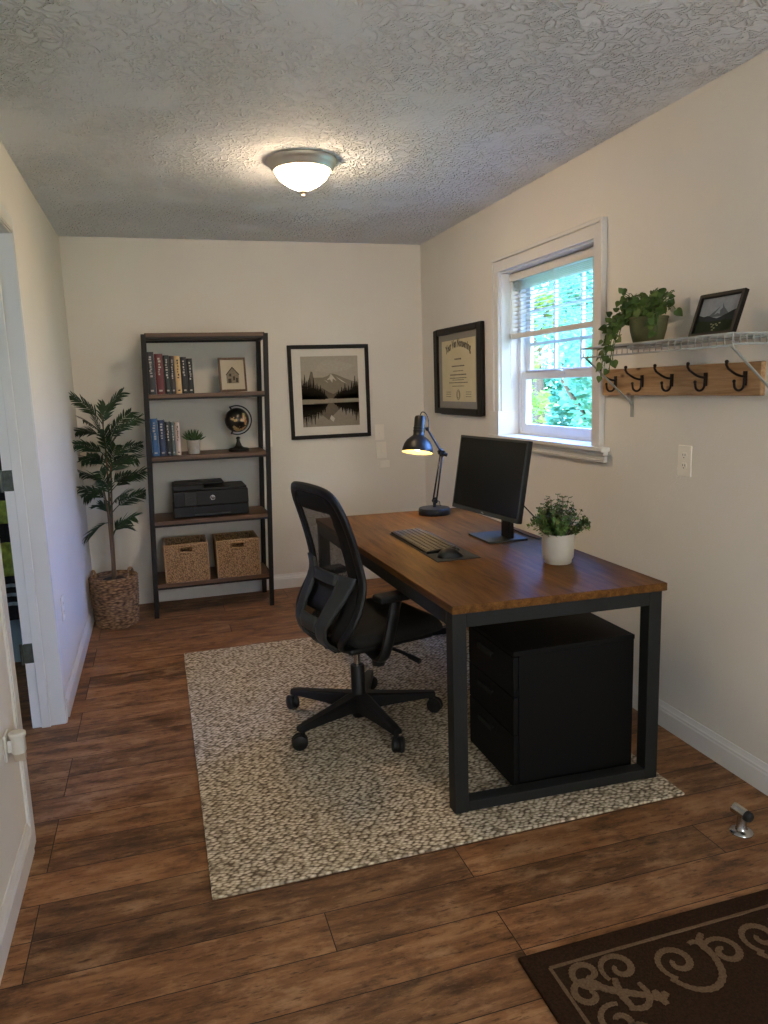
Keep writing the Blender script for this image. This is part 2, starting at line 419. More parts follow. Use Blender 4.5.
# ------------------------------------------------------------------ setting
def wallbox(name, a, b, m='wall'):
    return struct(MB().box(a, b).build(name, M[m]))
struct(MB().box((-2.6, YF-.1, -.12), (XR+WT, YB+WT, 0)).build('floor', M['floor']))
struct(MB().box((-2.75, YF-.1, H), (XR+WT, YB+WT, H+.1)).build('ceiling', M['ceil']))
wallbox('wall_back', (XL-WT, YB, 0), (XR, YB+WT, H))
# right wall with the window opening
WY0, WY1, WZ0, WZ1 = 3.0, 3.98, 1.135, 2.055
mb = MB()
mb.box((XR, YF, 0), (XR+WT, WY0, H)); mb.box((XR, WY1, 0), (XR+WT, YB+WT, H))
mb.box((XR, WY0, 0), (XR+WT, WY1, WZ0)); mb.box((XR, WY0, WZ1), (XR+WT, WY1, H))
struct(mb.build('wall_right', M['wall']))
# left wall with the doorway
DY0, DY1, DZ = 2.482, 3.41, 2.10
mb = MB()
mb.box((XL-WL, YF, 0), (XL, DY0, H)); mb.box((XL-WL, DY1, 0), (XL, YB, H)); mb.box((XL-WL, DY0, DZ), (XL, DY1, H))
struct(mb.build('wall_left', M['wall']))
# front wall behind the viewer, with an opening added to let in sky light
mb = MB()
FX0, FX1, FZ0, FZ1 = .25, 1.35, .8, 2.1
mb.box((XL-WT, YF-.1, 0), (FX0, YF, H)); mb.box((FX1, YF-.1, 0), (XR+WT, YF, H))
mb.box((FX0, YF-.1, 0), (FX1, YF, FZ0)); mb.box((FX0, YF-.1, FZ1), (FX1, YF, H))
struct(mb.build('wall_front', M['wall']))
# side room beyond the doorway
mb = MB(); mb.box((-2.6, .2, 0), (-2.48, 1.2, H)); mb.box((-2.6, 1.85, 0), (-2.48, 4.45, H)); mb.box((-2.6, 1.2, 0), (-2.48, 1.85, 1.2)); mb.box((-2.6, 1.2, 2.0), (-2.48, 1.85, H))
struct(mb.build('wall_hall_left', M['hallwall']))
wallbox('wall_hall_back', (-2.48, 4.35, 0), (XL-WL, 4.45, H), 'hallwall')
wallbox('wall_hall_front', (-2.48, .2, 0), (XL-WL, .3, H), 'hallwall')

def baseboard(name, p0, p1, inward):
    # moulded profile swept along the wall
    p0, p1, q = Vector(p0), Vector(p1), Vector(inward)
    prof = [(0, 0), (.015, 0), (.015, .070), (.0125, .076), (.0125, .083), (.009, .088), (.006, .096), (.004, .104), (0, .104)]
    mb = MB(); vs = []
    for e in (p0, p1):
        for d, z in prof: vs.append(e + q*d + Vector((0, 0, z)))
    k = len(prof)
    mb.add(vs, [(i, (i+1) % k, k+(i+1) % k, k+i) for i in range(k)] + [tuple(range(k)), tuple(range(2*k-1, k-1, -1))])
    return struct(mb.build(name, M['trim']))
baseboard('baseboard_back', (XL, YB, 0), (XR, YB, 0), (0, -1, 0))
baseboard('baseboard_right', (XR, YF, 0), (XR, YB-.016, 0), (-1, 0, 0))
baseboard('baseboard_left_1', (XL, 3.475, 0), (XL, YB-.016, 0), (1, 0, 0))
baseboard('baseboard_left_2', (XL, YF, 0), (XL, DY0-.065, 0), (1, 0, 0))

# doorway
door = struct_root('door_1', (XL, 2.94, 0))
mb = MB()
for y0, y1 in ((DY0-.06, DY0+.015), (DY1-.006, DY1+.058)):
    mb.box((XL, y0, 0), (XL+.008, y1, DZ+.058)); mb.box((XL+.008, y0+.006, 0), (XL+.011, y1-.02, DZ+.05))
mb.box((XL, DY0+.015, DZ-.006), (XL+.008, DY1-.006, DZ+.058)); mb.box((XL+.008, DY0+.005, DZ), (XL+.011, DY1-.006, DZ+.046))
mb.build('door_casing', M['trim'], door, bevel=.003)
mb = MB()
mb.box((XL-WL-.006, DY1-.006, 0), (XL+.002, DY1+.012, DZ)); mb.box((XL-WL-.006, DY0-.012, 0), (XL+.002, DY0+.012, DZ))
mb.box((XL-WL-.006, DY0, DZ-.012), (XL+.002, DY1, DZ+.005))
mb.build('door_jamb', M['trim'], door, bevel=.002)
mb = MB(); mb.box((XL-.092, DY1-.018, 0), (XL-.055, DY1-.005, DZ-.01)); mb.box((XL-.092, DY0+.011, 0), (XL-.055, DY0+.024, DZ-.01))
mb.build('door_stop_strip', M['trim'], door, bevel=.002)
M['hinge'] = mat('aged_nickel_hinge', '#51554b', .45, .6, var=.25, vscale=50)
for z in (.345, 1.10, 1.86):
    mb = MB()
    pts = []
    for (cx, cz, a0) in ((-.094, .034, 0), (-.124, .034, PI/2), (-.124, -.034, PI), (-.094, -.034, 1.5*PI)):
        pts += [(cx+.010*math.cos(a0+PI/2*i/4), cz+.010*math.sin(a0+PI/2*i/4)) for i in range(5)]
    mb.prism(pts, lambda u, v, d, z=z: Vector((XL+u, DY1-.006-d, z+v)), 0, .003)
    mb.tube([(XL-.138, DY1-.012, z-.046), (XL-.138, DY1-.012, z+.046)], .0065, 10)
    for sz in (-.024, .002, .024): mb.lathe([(.0035, 0), (.003, .0012), (0, .0015)], (XL-.104-.010*(sz == .002), DY1-.009, z+sz), 8, M=Matrix.Rotation(PI/2, 3, 'X'))
    mb.build('hinge', M['hinge'], door)

# white latch bracket on the near casing
lt = thing('latch_bracket', (XL+.011, 2.275, .43), 'white plastic latch bracket low on the wall edge beside the doorway', 'latch')
mb = MB(); mb.box((XL, 2.245, .395), (XL+.008, 2.305, .475)); mb.build('mounting_plate', M['doorlatch'], lt, bevel=.004)
mb = MB(); mb.lathe([(0, .41), (.019, .41), (.021, .415), (.021, .455), (.024, .462), (.024, .470), (.02, .474), (0, .474)], (XL+.034, 2.275, 0), 24)
mb.box((XL+.006, 2.260, .418), (XL+.034, 2.290, .455)); mb.build('barrel', M['doorlatch'], lt, bevel=.001)
mb = MB(); mb.box((XL+.020, 2.263, .385), (XL+.052, 2.287, .411)); mb.build('catch', M['nickel'], lt, bevel=.004)

# ------------------------------------------------------------------ window
win = struct_root('window_1', (XR, 3.49, 1.135))
mb = MB(); T = .02
for (y0, y1, z0, z1) in ((WY0-.055, WY0+.004, 1.137, WZ1+.055), (WY1-.004, WY1+.045, 1.137, WZ1+.055)):
    mb.box((XR-T, y0, z0), (XR, y1, z1))
mb.box((XR-T, WY0+.004, WZ1-.004), (XR, WY1-.004, WZ1+.055))
# raised outer moulding
mb.box((XR-T-.008, WY0-.072, 1.137), (XR, WY0-.055, WZ1+.072)); mb.box((XR-T-.008, WY1+.045, 1.137), (XR, WY1+.062, WZ1+.072))
mb.box((XR-T-.008, WY0-.055, WZ1+.055), (XR, WY1+.045, WZ1+.072))
mb.build('window_casing', M['trim'], win, bevel=.003)
mb = MB()
mb.box((XR-.045, WY0-.12, 1.115), (XR+WT, WY1+.10, 1.137)); mb.build('window_sill', M['trim'], win, bevel=.005, seg=3)
mb = MB(); mb.box((XR-.018, WY0-.10, 1.078), (XR, WY1+.08, 1.115)); mb.box((XR-.026, WY0-.105, 1.095), (XR, WY1+.085, 1.115)); mb.box((XR-.022, WY0-.10, 1.066), (XR, WY1+.08, 1.078))
mb.build('apron', M['trim'], win, bevel=.003)
mb = MB(); jx0, jx1 = XR-.002, XR+WT+.01
mb.box((jx0, WY0-.002, WZ0), (jx1, WY0+.012, WZ1)); mb.box((jx0, WY1-.012, WZ0), (jx1, WY1+.002, WZ1)); mb.box((jx0, WY0, WZ1-.012), (jx1, WY1, WZ1+.002))
# vinyl side channels
mb.box((XR+.104, WY0+.012, WZ0+.002), (jx1, WY0+.045, WZ1-.012)); mb.box((XR+.104, WY1-.045, WZ0+.002), (jx1, WY1-.012, WZ1-.012))
mb.box((XR+.104, WY0+.045, WZ1-.045), (jx1, WY1-.045, WZ1-.012)); mb.box((XR+.10, WY0+.045, 1.137), (jx1, WY1-.045, 1.150))
mb.build('window_frame', M['vinyl'], win, bevel=.002)
def sash(name, x0, x1, z0, z1, cols, zrows, fw=.05):
    y0, y1 = WY0+.045, WY1-.045
    mb = MB(); mb.box((x0, y0, z0), (x1, y0+fw, z1)); mb.box((x0, y1-fw, z0), (x1, y1, z1)); mb.box((x0, y0+fw, z0), (x1, y1-fw, z0+fw)); mb.box((x0, y0+fw, z1-fw*.85), (x1, y1-fw, z1))
    s = mb.build(name, M['vinyl'], win, bevel=.003)
    mb = MB(); xm = (x0+x1)/2; mb.box((xm-.002, y0+fw-.004, z0+fw-.004), (xm+.002, y1-fw+.004, z1-fw*.85+.004)); mb.build('pane', M['glass'], s)
    if cols > 1:
        mb = MB()
        for i in range(1, cols):
            y = y0+fw+(y1-y0-2*fw)*i/cols; mb.box((xm-.009, y-.0085, z0+fw), (xm+.009, y+.0085, z1-fw*.85))
        for z in zrows: mb.box((xm-.008, y0+fw, z-.0085), (xm+.008, y1-fw, z+.0085))
        mb.build('muntin', M['vinyl'], s)
sash('lower_sash', XR+.108, XR+.134, 1.148, 1.492, 1, [])
sash('upper_sash', XR+.138, XR+.162, 1.455, WZ1-.045, 3, [1.645, 1.825])
mb = MB(); mb.box((XR+.096, 3.45, 1.470), (XR+.109, 3.52, 1.487)); mb.box((XR+.09, 3.47, 1.4865), (XR+.108, 3.50, 1.494)); mb.build('sash_lock', M['vinyl'], win, bevel=.002)

# white corner block on the sill
mb = MB(); mb.box((XR-.032, WY1-.024, 1.1375), (XR-.0285, WY1+.098, 1.272)); mb.box((XR-.032, WY1-.026, 1.1375), (XR+.100, WY1-.0125, 1.272))
tag(mb.build('corner_block', M['trim'], loc=(XR, WY1, 1.1375), bevel=.001), 'small white corner block standing on the left end of the windowsill', 'block')

# raised venetian blind
bl = thing('venetian_blind', (XR+.074, 3.49, 1.70), 'white venetian blind half lowered in the upper window', 'blind')
by0, by1 = WY0+.02, WY1-.02; bx = XR+.074
mb = MB(); mb.box((bx-.022, by0, 2.000), (bx+.022, by1, WZ1-.014)); mb.box((bx-.027, by0-.004, 1.995), (bx-.0215, by1+.004, WZ1-.020)); mb.build('headrail', M['blind'], bl, bevel=.002)
zs = [1.988-i*.0085 for i in range(6)] + [1.922-i*.0222 for i in range(10)]
for z in zs:
    mb = MB(); g = []
    for i in range(5):
        u = -1+i*.5; g.append([(bx+u*.0125, by0+.004, z+.0016*(1-u*u)), (bx+u*.0125, by1-.004, z+.0016*(1-u*u))])
    mb.sheet(g); mb.build('slat', M['blind'], bl, solid=.0012)
mb = MB(); mb.box((bx-.017, by0+.002, 1.680), (bx+.017, by1-.002, 1.708)); mb.build('bottom_rail', M['blind'], bl, bevel=.004)
for y in (by0+.1, (by0+by1)/2, by1-.1):
    for dx in (-.0135, .0135):
        mb = MB(); mb.tube([(bx+dx, y, 2.0), (bx+dx, y, 1.700)], .0011, 6); mb.build('ladder_cord', M['blind'], bl)
mb = MB(); mb.tube([(bx-.03, by1-.03, 2.0), (bx-.034, by1-.032, 1.60), (bx-.034, by1-.032, 1.40)], [.003, .004, .0035], 8); mb.build('tilt_wand', M['blind'], bl)
mb = MB(); mb.box((bx-.024, by1-.010, 1.682), (bx+.01, by1+.007, 1.708)); mb.build('hold_down_bracket', M['nickel'], bl, bevel=.002)

# ------------------------------------------------------------------ outside
M['grass'] = leaf_mat('lawn', '#4c6a33', '#6d8a4a', 1.)
struct(MB().box((2.3, -14, -.5), (40, 40, -.4)).build('ground', M['grass']))
M['leafA'] = leaf_mat('deciduous_leaves', '#4f8a5c', '#92bf98', 1.6, trans=.45)
M['leafC'] = leaf_mat('broad_green_leaves', '#4f9468', '#8cc6a0', 1.1, trans=.4)  # plain green of the broad leaves
M['leafB'] = leaf_mat('yellow_green_leaves', '#8fae3c', '#bfd468', 1.6, trans=.5)  # yellow-green is the leaves' own colour
def tree(x, y, r, zc, hz, n, m, label, leaf=.10):
    # a leafy crown on a branching trunk
    t = thing('tree', (x, y, -.4), label, 'tree', group=None)
    mb = MB(); mb.tube([(x, y, -.4), (x+.05, y, zc*.5), (x-.03, y+.05, zc+hz*.3)], [.12, .09, .04], 10)
    for i in range(6):
        a = i*1.05; mb.tube([(x, y, zc*.6), (x+math.cos(a)*r*.4, y+math.sin(a)*r*.4, zc), (x+math.cos(a)*r*.75, y+math.sin(a)*r*.75, zc+hz*.3)], [.05, .03, .012], 6)
    mb.build('trunk', M['bark'], t)
    mb = MB(); mb.open = True
    cl = [(Vector((random.gauss(0, .45), random.gauss(0, .45), random.uniform(-.9, .9)))) for _ in range(46)]
    for i in range(n):
        c = random.choice(cl); d = Vector((random.gauss(0, 1), random.gauss(0, 1), random.gauss(0, 1))).normalized()*random.uniform(.1, .36)
        p = c+d; p = Vector((x+p.x*r, y+p.y*r, zc+p.z*hz))
        if p.z < -.38: continue
        q = Matrix.Rotation(random.uniform(0, 6.28), 3, 'Z') @ Matrix.Rotation(random.gauss(0, .7), 3, 'X')
        s = leaf*random.uniform(.7, 1.5)
        mb.add([p+q@Vector(w)*s for w in ((-.05, 0, 0), (0, -.5, .05), (.4, -.35, 0), (1, 0, -.15), (.4, .35, 0), (0, .5, .05))], [(0, 1, 2, 3), (0, 3, 4, 5)])
    mb.build('crown', m, t)
tree(4.55, 7.0, .62, 1.15, 1.0, 5200, M['leafA'], 'leafy blue-green tree filling the right of the window view', .06)
tree(4.25, 8.4, .36, 1.35, .42, 1600, M['leafB'], 'yellow-green bush showing low at the left of the window', .06)
tree(7.0, 10.9, 1.1, 1.5, 1.5, 8000, M['leafA'], 'tall blue-green tree standing furthest behind the window glass', .10)
tree(5.2, 9.6, .30, 2.35, .30, 1300, M['leafB'], 'bright yellow-green tree behind the lowered blind', .075)
tree(4.1, 10.6, .75, 1.4, 1.5, 4500, M['leafA'], 'slender blue-green tree behind the yellow-green bush', .08)
tree(10.2, 14.6, 1.6, 3.2, 3.6, 9000, M['leafC'], 'tall dark green tree at the right, far outside the window', .20)
tree(5.6, 15.2, 1.5, 3.2, 3.6, 9000, M['leafC'], 'tall dark green tree at the left, far outside the window', .20)
tree(11.2, 8.2, 1.5, 3.0, 3.4, 7000, M['leafC'], 'unseen tall dark green tree added to block sky light', .20)  # out of view, added to screen sky light at the window
tree(6.2, 7.9, .85, 4.5, 1.9, 9000, M['leafC'], 'high leafy crown added to shade the desk from the sky', .16)  # crown added to keep blue sky light off the desk
tree(6.2, -1.2, 1.2, 2.6, 3.0, 7000, M['leafC'], 'unseen tall green tree added to darken the window reveal', .18)  # added out of view, cuts sky light on the window reveal

# ------------------------------------------------------------------ ceiling light
LX, LY = .712, 3.46
cl = thing('ceiling_light', (LX, LY, H), 'round flush ceiling light with lit frosted bowl and nickel rim', 'ceiling light')
mb = MB(); mb.lathe([(0, H), (.156, H), (.158, H-.004), (.156, H-.012), (.149, H-.020), (.146, H-.022), (.144, H-.027), (.137, H-.040), (.131, H-.046), (.125, H-.047), (.118, H-.042), (0, H-.04)], (LX, LY, 0), 48); mb.build('mounting_pan', M['nickel'], cl)
mb = MB(); mb.lathe([(.121*(1-(i/14)**1.9)**.82, H-.044-.088*(i/14)) for i in range(14)]+[(.004, H-.132)], (LX, LY, 0), 40); mb.build('glass_bowl', M['bowl'], cl)
mb = MB(); mb.lathe([(0, H-.126), (.018, H-.129), (.017, H-.135), (.008, H-.139), (.007, H-.145), (.009, H-.149), (.005, H-.155), (0, H-.157)], (LX, LY, 0), 20); mb.build('finial', M['nickel'], cl)

# ------------------------------------------------------------------ rugs
mb = MB(); mb.box((.045, 1.985, .0005), (1.655, 4.112, .010))
tag(mb.build('area_rug', M['rug'], loc=(.84, 3.05, .0005), bevel=.004), 'large beige looped wool rug under the desk and chair', 'rug')
RZ = .0105
dm = thing('doormat', (1.6, .9, 0), 'dark brown doormat with tan scroll border in the near corner', 'mat')
mx0, mx1, my0, my1 = .762, 1.88, .35, 1.497
mb = MB(); mb.box((mx0, my0, .0005), (mx1, my1, .011)); mb.build('pile', M['matpile'], dm, bevel=.003)
mb = MB(); zt = .0112; LIFT = [0]
def ribbon(pts, w, m=mb):
    LIFT[0] = (LIFT[0]+1) % 12; zt = .0112+LIFT[0]*.00012
    pts = [Vector((p[0], p[1], 0)) for p in pts]; g = []
    ws = w if isinstance(w, list) else [w]*len(pts)
    for i, p in enumerate(pts):
        t = (pts[min(i+1, len(pts)-1)]-pts[max(i-1, 0)]).normalized(); nn = Vector((-t.y, t.x, 0))*ws[i]/2
        j = 1+.15*math.sin(i*2.3)
        g.append([(p.x-nn.x*j, p.y-nn.y*j, zt-.002), (p.x-nn.x*j, p.y-nn.y*j, zt+.0012), (p.x+nn.x*j, p.y+nn.y*j, zt+.0012), (p.x+nn.x*j, p.y+nn.y*j, zt-.002)])
    m.sheet(g, smooth=False)
bi = .058
for a, b in (((mx0+bi, my1-bi), (mx1-bi, my1-bi)), ((mx0+bi, my0+bi), (mx0+bi, my1-bi)), ((mx1-bi, my0+bi), (mx1-bi, my1-bi)), ((mx0+bi, my0+bi), (mx1-bi, my0+bi))):
    ribbon([Vector((a[0], a[1], 0)).lerp(Vector((b[0], b[1], 0)), i/30) for i in range(31)], .0085)
mb.build('border_line', M['matscroll'], dm)
mb = MB()
def spiral(c, r0, a0, turns, sgn, n=44, shrink=.80):
    return [(c[0]+r0*(1-shrink*i/n)*math.cos(a0+sgn*turns*2*PI*i/n), c[1]+r0*(1-shrink*i/n)*math.sin(a0+sgn*turns*2*PI*i/n)) for i in range(n+1)]
def rib2(pts, wf):
    pts = [Vector((p[0], p[1], 0)) for p in pts]
    for _ in range(3 if len(pts) < 20 else 1):
        o = [pts[0]]
        for a, b in zip(pts, pts[1:]): o += [a*.75+b*.25, a*.25+b*.75]
        pts = o+[pts[-1]]
    ribbon(pts, wf(len(pts)), mb)
def scroll_set(tr):
    W = lambda pts: [tr(*p) for p in pts]
    w = .0135
    R = lambda pts, ww=w: rib2(W(pts), lambda n, ww=ww: [ww*(.75+.5*math.sin(PI*i/(n-1))) for i in range(n)])
    R(spiral((0.00, .0), .055, -2.2, 1.25, -1)); R(spiral((.135, -.01), .05, 2.6, 1.2, -1))
    R([(-.05, -.04), (-.02, -.085), (.03, -.10), (.075, -.075), (.095, -.03), (.10, .02), (.085, .045), (.065, .04)])
    R([(.1, -.02), (.09, .035), (.12, .06)], .014)
def corner_set(tr):
    W = lambda pts: [tr(*p) for p in pts]
    w = .0135
    R = lambda pts, ww=w: rib2(W(pts), lambda n, ww=ww: [ww*(.7+.5*math.sin(PI*i/(n-1))) for i in range(n)])
    R(spiral((.075, -.045), .048, -1.2, 1.15, -1)); R(spiral((.045, -.10), .045, .2, 1.1, 1))
    R(spiral((.16, -.055), .05, -2.6, 1.2, -1)); R(spiral((.07, -.19), .05, 1.1, 1.2, 1))
    R([(.05, -.06), (.09, -.10), (.13, -.125), (.175, -.15)], .016); R([(.13, -.08), (.115, -.12), (.12, -.165)], .015)
    R([(.175, -.11), (.18, -.15), (.15, -.18), (.11, -.165)], .012); R([(.165, -.145), (.20, -.165), (.22, -.155)], .016); R([(.195, -.14), (.20, -.185)], .015)
bx0, by1_ = mx0+bi, my1-bi
corner_set(lambda u, v: (bx0+u, by1_+v))
scroll_set(lambda u, v: (bx0+.305+u, by1_-.085+v)); scroll_set(lambda u, v: (bx0+.56+u, by1_-.085+v))
corner_set(lambda u, v: (mx1-bi-u, by1_+v))
scroll_set(lambda u, v: (bx0+.085-v, by1_-.38+u)); scroll_set(lambda u, v: (bx0+.085-v, by1_-.66+u))
mb.build('scroll_pattern', M['matscroll'], dm)

# floor door stop
ds = thing('door_stopper', (1.678, 1.748, 0), 'small chrome floor door stop with black rubber bumper', 'door stop')
mb = MB(); mb.lathe([(0, .0005), (.036, .0005), (.036, .004), (.031, .009), (.019, .012), (.0155, .017), (.0145, .055), (.0145, .062), (0, .062)], (1.678, 1.748, 0), 28)
mb.tube([(1.670, 1.778, .073), (1.680, 1.733, .066)], [.0165, .0165], 18); mb.build('post', M['chrome'], ds, bevel=.001)
mb = MB(); mb.tube([(1.680, 1.734, .0662), (1.682, 1.722, .0642), (1.683, 1.716, .0632)], [.0175, .0175, .013], 18); mb.build('rubber_bumper', M['rubber'], ds)

# ------------------------------------------------------------------ desk
DT = .740; TH = .028
NLx, NLy, NRx, NRy = .852, 2.118, 1.637, 2.088
FLx, FLy, FRx, FRy = .79, 3.93, 1.632, 3.90
def D(u, v, z):      # desk plan, u across 0..1, v along 0..1
    x = (NLx*(1-u)+NRx*u)*(1-v) + (FLx*(1-u)+FRx*u)*v
    y = (NLy*(1-u)+NRy*u)*(1-v) + (FLy*(1-u)+FRy*u)*v
    return Vector((x, y, z))
dk = thing('desk', (1.23, 3.02, RZ), 'long walnut topped desk with charcoal square steel frame', 'desk')
mb = MB(); mb.box((0, 0, DT-TH), (1, 1, DT), fn=D); mb.build('desktop', M['desktop'], dk, bevel=.0025)
LW = .05/.8; LV = .05/1.78; LT = DT-TH
i0, i1 = .004, .984; j0, j1 = .006, .992
for (u, v) in ((i0, j0), (i1-LW, j0), (i0, j1-LV), (i1-LW, j1-LV)):
    mb = MB(); mb.box((u, v, RZ+.004), (u+LW, v+LV, LT), fn=D); mb.box((u+.008, v+.004, RZ), (u+LW-.008, v+LV-.004, RZ+.004), fn=D); mb.build('leg', M['deskmetal'], dk, bevel=.002)
for v in (j0, j1-LV):
    mb = MB(); mb.box((i0+LW, v, LT-.05), (i1-LW, v+LV, LT), fn=D); mb.build('end_rail', M['deskmetal'], dk, bevel=.002)
    mb = MB(); mb.box((i0+LW, v, RZ+.006), (i1-LW, v+LV, RZ+.042), fn=D); mb.build('floor_rail', M['deskmetal'], dk, bevel=.002)
for u in (i0, i1-LW):
    mb = MB(); mb.box((u, j0+LV, LT-.05), (u+LW, j1-LV, LT), fn=D); mb.build('side_rail', M['deskmetal'], dk, bevel=.002)

# filing cabinet
fx0, fx1, fy0, fy1, fh = 1.100, 1.578, 2.185, 2.57, .532
fc = thing('filing_cabinet', (1.35, 2.43, RZ), 'black three-drawer filing pedestal under the near end of the desk', 'cabinet')
mb = MB(); mb.box((fx0+.02, fy0, RZ+.014), (fx1, fy1, fh-.018)); mb.build('body', M['cabinet'], fc, bevel=.002)
mb = MB(); mb.box((fx0-.002, fy0-.002, fh-.018), (fx1+.002, fy1+.002, fh)); mb.build('top_panel', M['cabinet'], fc, bevel=.003)
for x in (fx0+.04, fx1-.03):
    for y in (fy0+.03, fy1-.03):
        mb = MB(); mb.lathe([(0, RZ), (.017, RZ), (.017, RZ+.0145), (0, RZ+.0145)], (x, y, 0), 16); mb.build('glide', M['rubber'], fc)
zz = [RZ+.018, .225, .365, fh-.022]
for k in range(3):
    z0, z1 = zz[k]+.002, zz[k+1]-.002
    mb = MB(); mb.box((fx0, fy0+.002, z0), (fx0+.019, fy1-.002, z1)); d = mb.build('drawer', M['cabinet'], fc, bevel=.0015)
    ym = (fy0+fy1)/2+.03
    mb = MB(); mb.box((fx0-.010, ym-.06, z1-.040), (fx0+.001, ym+.06, z1-.034)); mb.box((fx0-.011, ym-.06, z1-.052), (fx0-.008, ym+.06, z1-.034)); mb.build('handle', M['rubber'], d, bevel=.001)

# ------------------------------------------------------------------ things on the desk
DZT = DT+.0004
tag(MB().box((1.025, 2.695, DZT), (1.212, 3.332, DZT+.0025)).build('desk_pad', M['pad'], loc=(1.12, 3.01, DZT), bevel=.001), 'thin charcoal desk pad under the keyboard and mouse', 'desk pad')
PZ = DZT+.003
kb = thing('keyboard', (1.10, 3.08, PZ), 'slim dark keyboard with grey keys on the charcoal pad', 'keyboard')
kx0, kx1, ky0, ky1 = 1.031, 1.172, 2.835, 3.322
def KZ(x, y, z): return Vector((x, y, PZ+.0004+(z)*(.65+.5*(x-kx0)/(kx1-kx0))))
mb = MB(); mb.box((kx0, ky0, 0), (kx1, ky1, .014), fn=KZ); mb.build('case', M['blackplastic'], kb, bevel=.002)
mb = MB()
rows = 6; cols = 17; cw = (ky1-ky0-.012)/cols; rw = (kx1-kx0-.010)/rows
for i in range(rows):
    j = 0
    while j < cols:
        w = 1
        if i == 0 and j == 4: w = 6
        if i in (1, 2) and j in (0,): w = 2
        ya = ky1-.006-(j+w)*cw+.0015; yb = ky1-.006-j*cw-.0015; xa = kx0+.005+i*rw+.0015; xb = xa+rw-.003
        mb.box((xa, ya, .0138), (xb, yb, .0175), fn=KZ); j += w
mb.build('keycaps', M['keycap'], kb, bevel=.0008, seg=1)
ms = thing('computer_mouse', (1.105, 2.757, PZ), 'black computer mouse on the near end of the desk pad', 'mouse', rz=math.radians(-6))
def mouse_surf(a0, a1, top=.036):
    g = []
    for i in range(15):
        u = -1+2*i/14; row = []
        for j in range(13):
            t = PI*j/12; w = .031*math.sqrt(max(0, 1-abs(u)**3.2))*(1-.06*u); h = top*max(0, 1-abs(u+.12)**2.3*.78)*math.sqrt(max(0.02, 1-abs(u)**6))
            row.append((u*.056, -math.cos(t)*w, .0006+math.sin(t)**.75*h))
        g.append(row)
    return g
mb = MB(); g = mouse_surf(0, 1); mb.sheet(g)
mb.add([g[i][0] for i in range(15)]+[g[i][12] for i in range(14, -1, -1)], [tuple(range(30))]); mb.build('shell', M['blackplastic'], ms, local=True)
mb = MB(); mb.lathe([(0, -.003), (.008, -.003), (.009, 0), (.008, .003), (0, .003)], (.031, 0, .0265), 16, M=Matrix.Rotation(PI/2, 3, 'X')); mb.build('scroll_wheel', M['keycap'], ms, local=True)

# monitor: local +x faces the screen's viewer side
mo = thing('computer_monitor', (1.445, 3.03, DZT), 'black flat computer monitor with its screen off, on a square foot', 'monitor')
pc = Vector((1.372, 2.968, 1.033)); yaw = math.atan2(-.068, -.571); tilt = math.radians(9.3)
MR = Matrix.Rotation(yaw, 3, 'Z') @ Matrix.Rotation(-tilt, 3, 'Y')
def PM(x, y, z): return pc + MR @ Vector((x, y, z))
mb = MB(); mb.box((-.022, -.272, -.17), (0, .272, .17), fn=PM); mb.box((-.045, -.17, -.12), (-.021, .17, .06), fn=PM); mb.build('housing', M['blackplastic'], mo, bevel=.003)
mb = MB()
for a, b in (((-.0005, -.272, .160), (.003, .272, .17)), ((-.0005, -.272, -.17), (.003, .272, -.152)), ((-.0005, -.272, -.152), (.003, -.264, .160)), ((-.0005, .264, -.152), (.003, .272, .160))): mb.box(a, b, fn=PM)
mb.build('bezel', M['grayplastic'], mo, bevel=.0006, seg=1)
mb = MB(); mb.box((-.0003, -.265, -.153), (.0012, .265, .161), fn=PM); mb.build('screen', M['screen'], mo)
vs, fs = text_mesh('DELL', .010); mb = MB(); mb.add([PM(.0034, v.x, v.y-.1645) for v in vs], fs); mb.build('emblem', M['logo'], mo)
mb = MB(); mb.box((1.462, 2.945, DZT+.008), (1.487, 3.025, 1.06)); mb.box((1.405, 2.935, .97), (1.466, 3.005, 1.05)); mb.build('stand_neck', M['blackplastic'], mo, bevel=.004)
mb = MB(); mb.box((1.352, 2.918, DZT), (1.542, 3.142, DZT+.009)); mb.build('foot', M['grayplastic'], mo, bevel=.002)
mb = MB(); mb.tube(bez((1.45, 2.80, .93), (1.56, 2.76, .80), (1.60, 2.78, .78), (1.585, 2.90, DZT+.006), 18)+[Vector((1.58, 3.0, DZT+.004)), Vector((1.60, 3.3, DZT+.004))], .003, 8); mb.build('cable', M['rubber'], mo)

# desk lamp
lb = Vector((1.416, 3.755, DZT))
la = thing('desk_lamp', tuple(lb), 'black jointed desk lamp, lit, at the far end of the desk', 'lamp')
mb = MB(); mb.lathe([(0, DZT), (.084, DZT), (.086, DZT+.004), (.086, DZT+.030), (.082, DZT+.036), (.02, DZT+.038), (0, DZT+.038)], (lb.x, lb.y, 0), 44); mb.build('base', M['blackmetal'], la)
pA = Vector((1.417, 3.755, DZT+.036)); pB = Vector((1.419, 3.754, .812)); pJ = Vector((1.460, 3.742, 1.074)); pE = Vector((1.389, 3.763, 1.204))
mb = MB(); mb.tube([pA, pB+Vector((0, 0, .02))], .009, 14); mb.lathe([(0, -.016), (.012, -.016), (.012, .016), (0, .016)], tuple(pB), 14, M=Matrix.Rotation(PI/2, 3, 'X')); mb.build('post', M['blackmetal'], la)
mb = MB(); off = Vector((.013, -.004, 0))
for s in (-.7, .7): mb.tube([pB+off*s, pJ+off*s*.6], .0048, 10)
mb.build('lower_arm', M['blackmetal'], la)
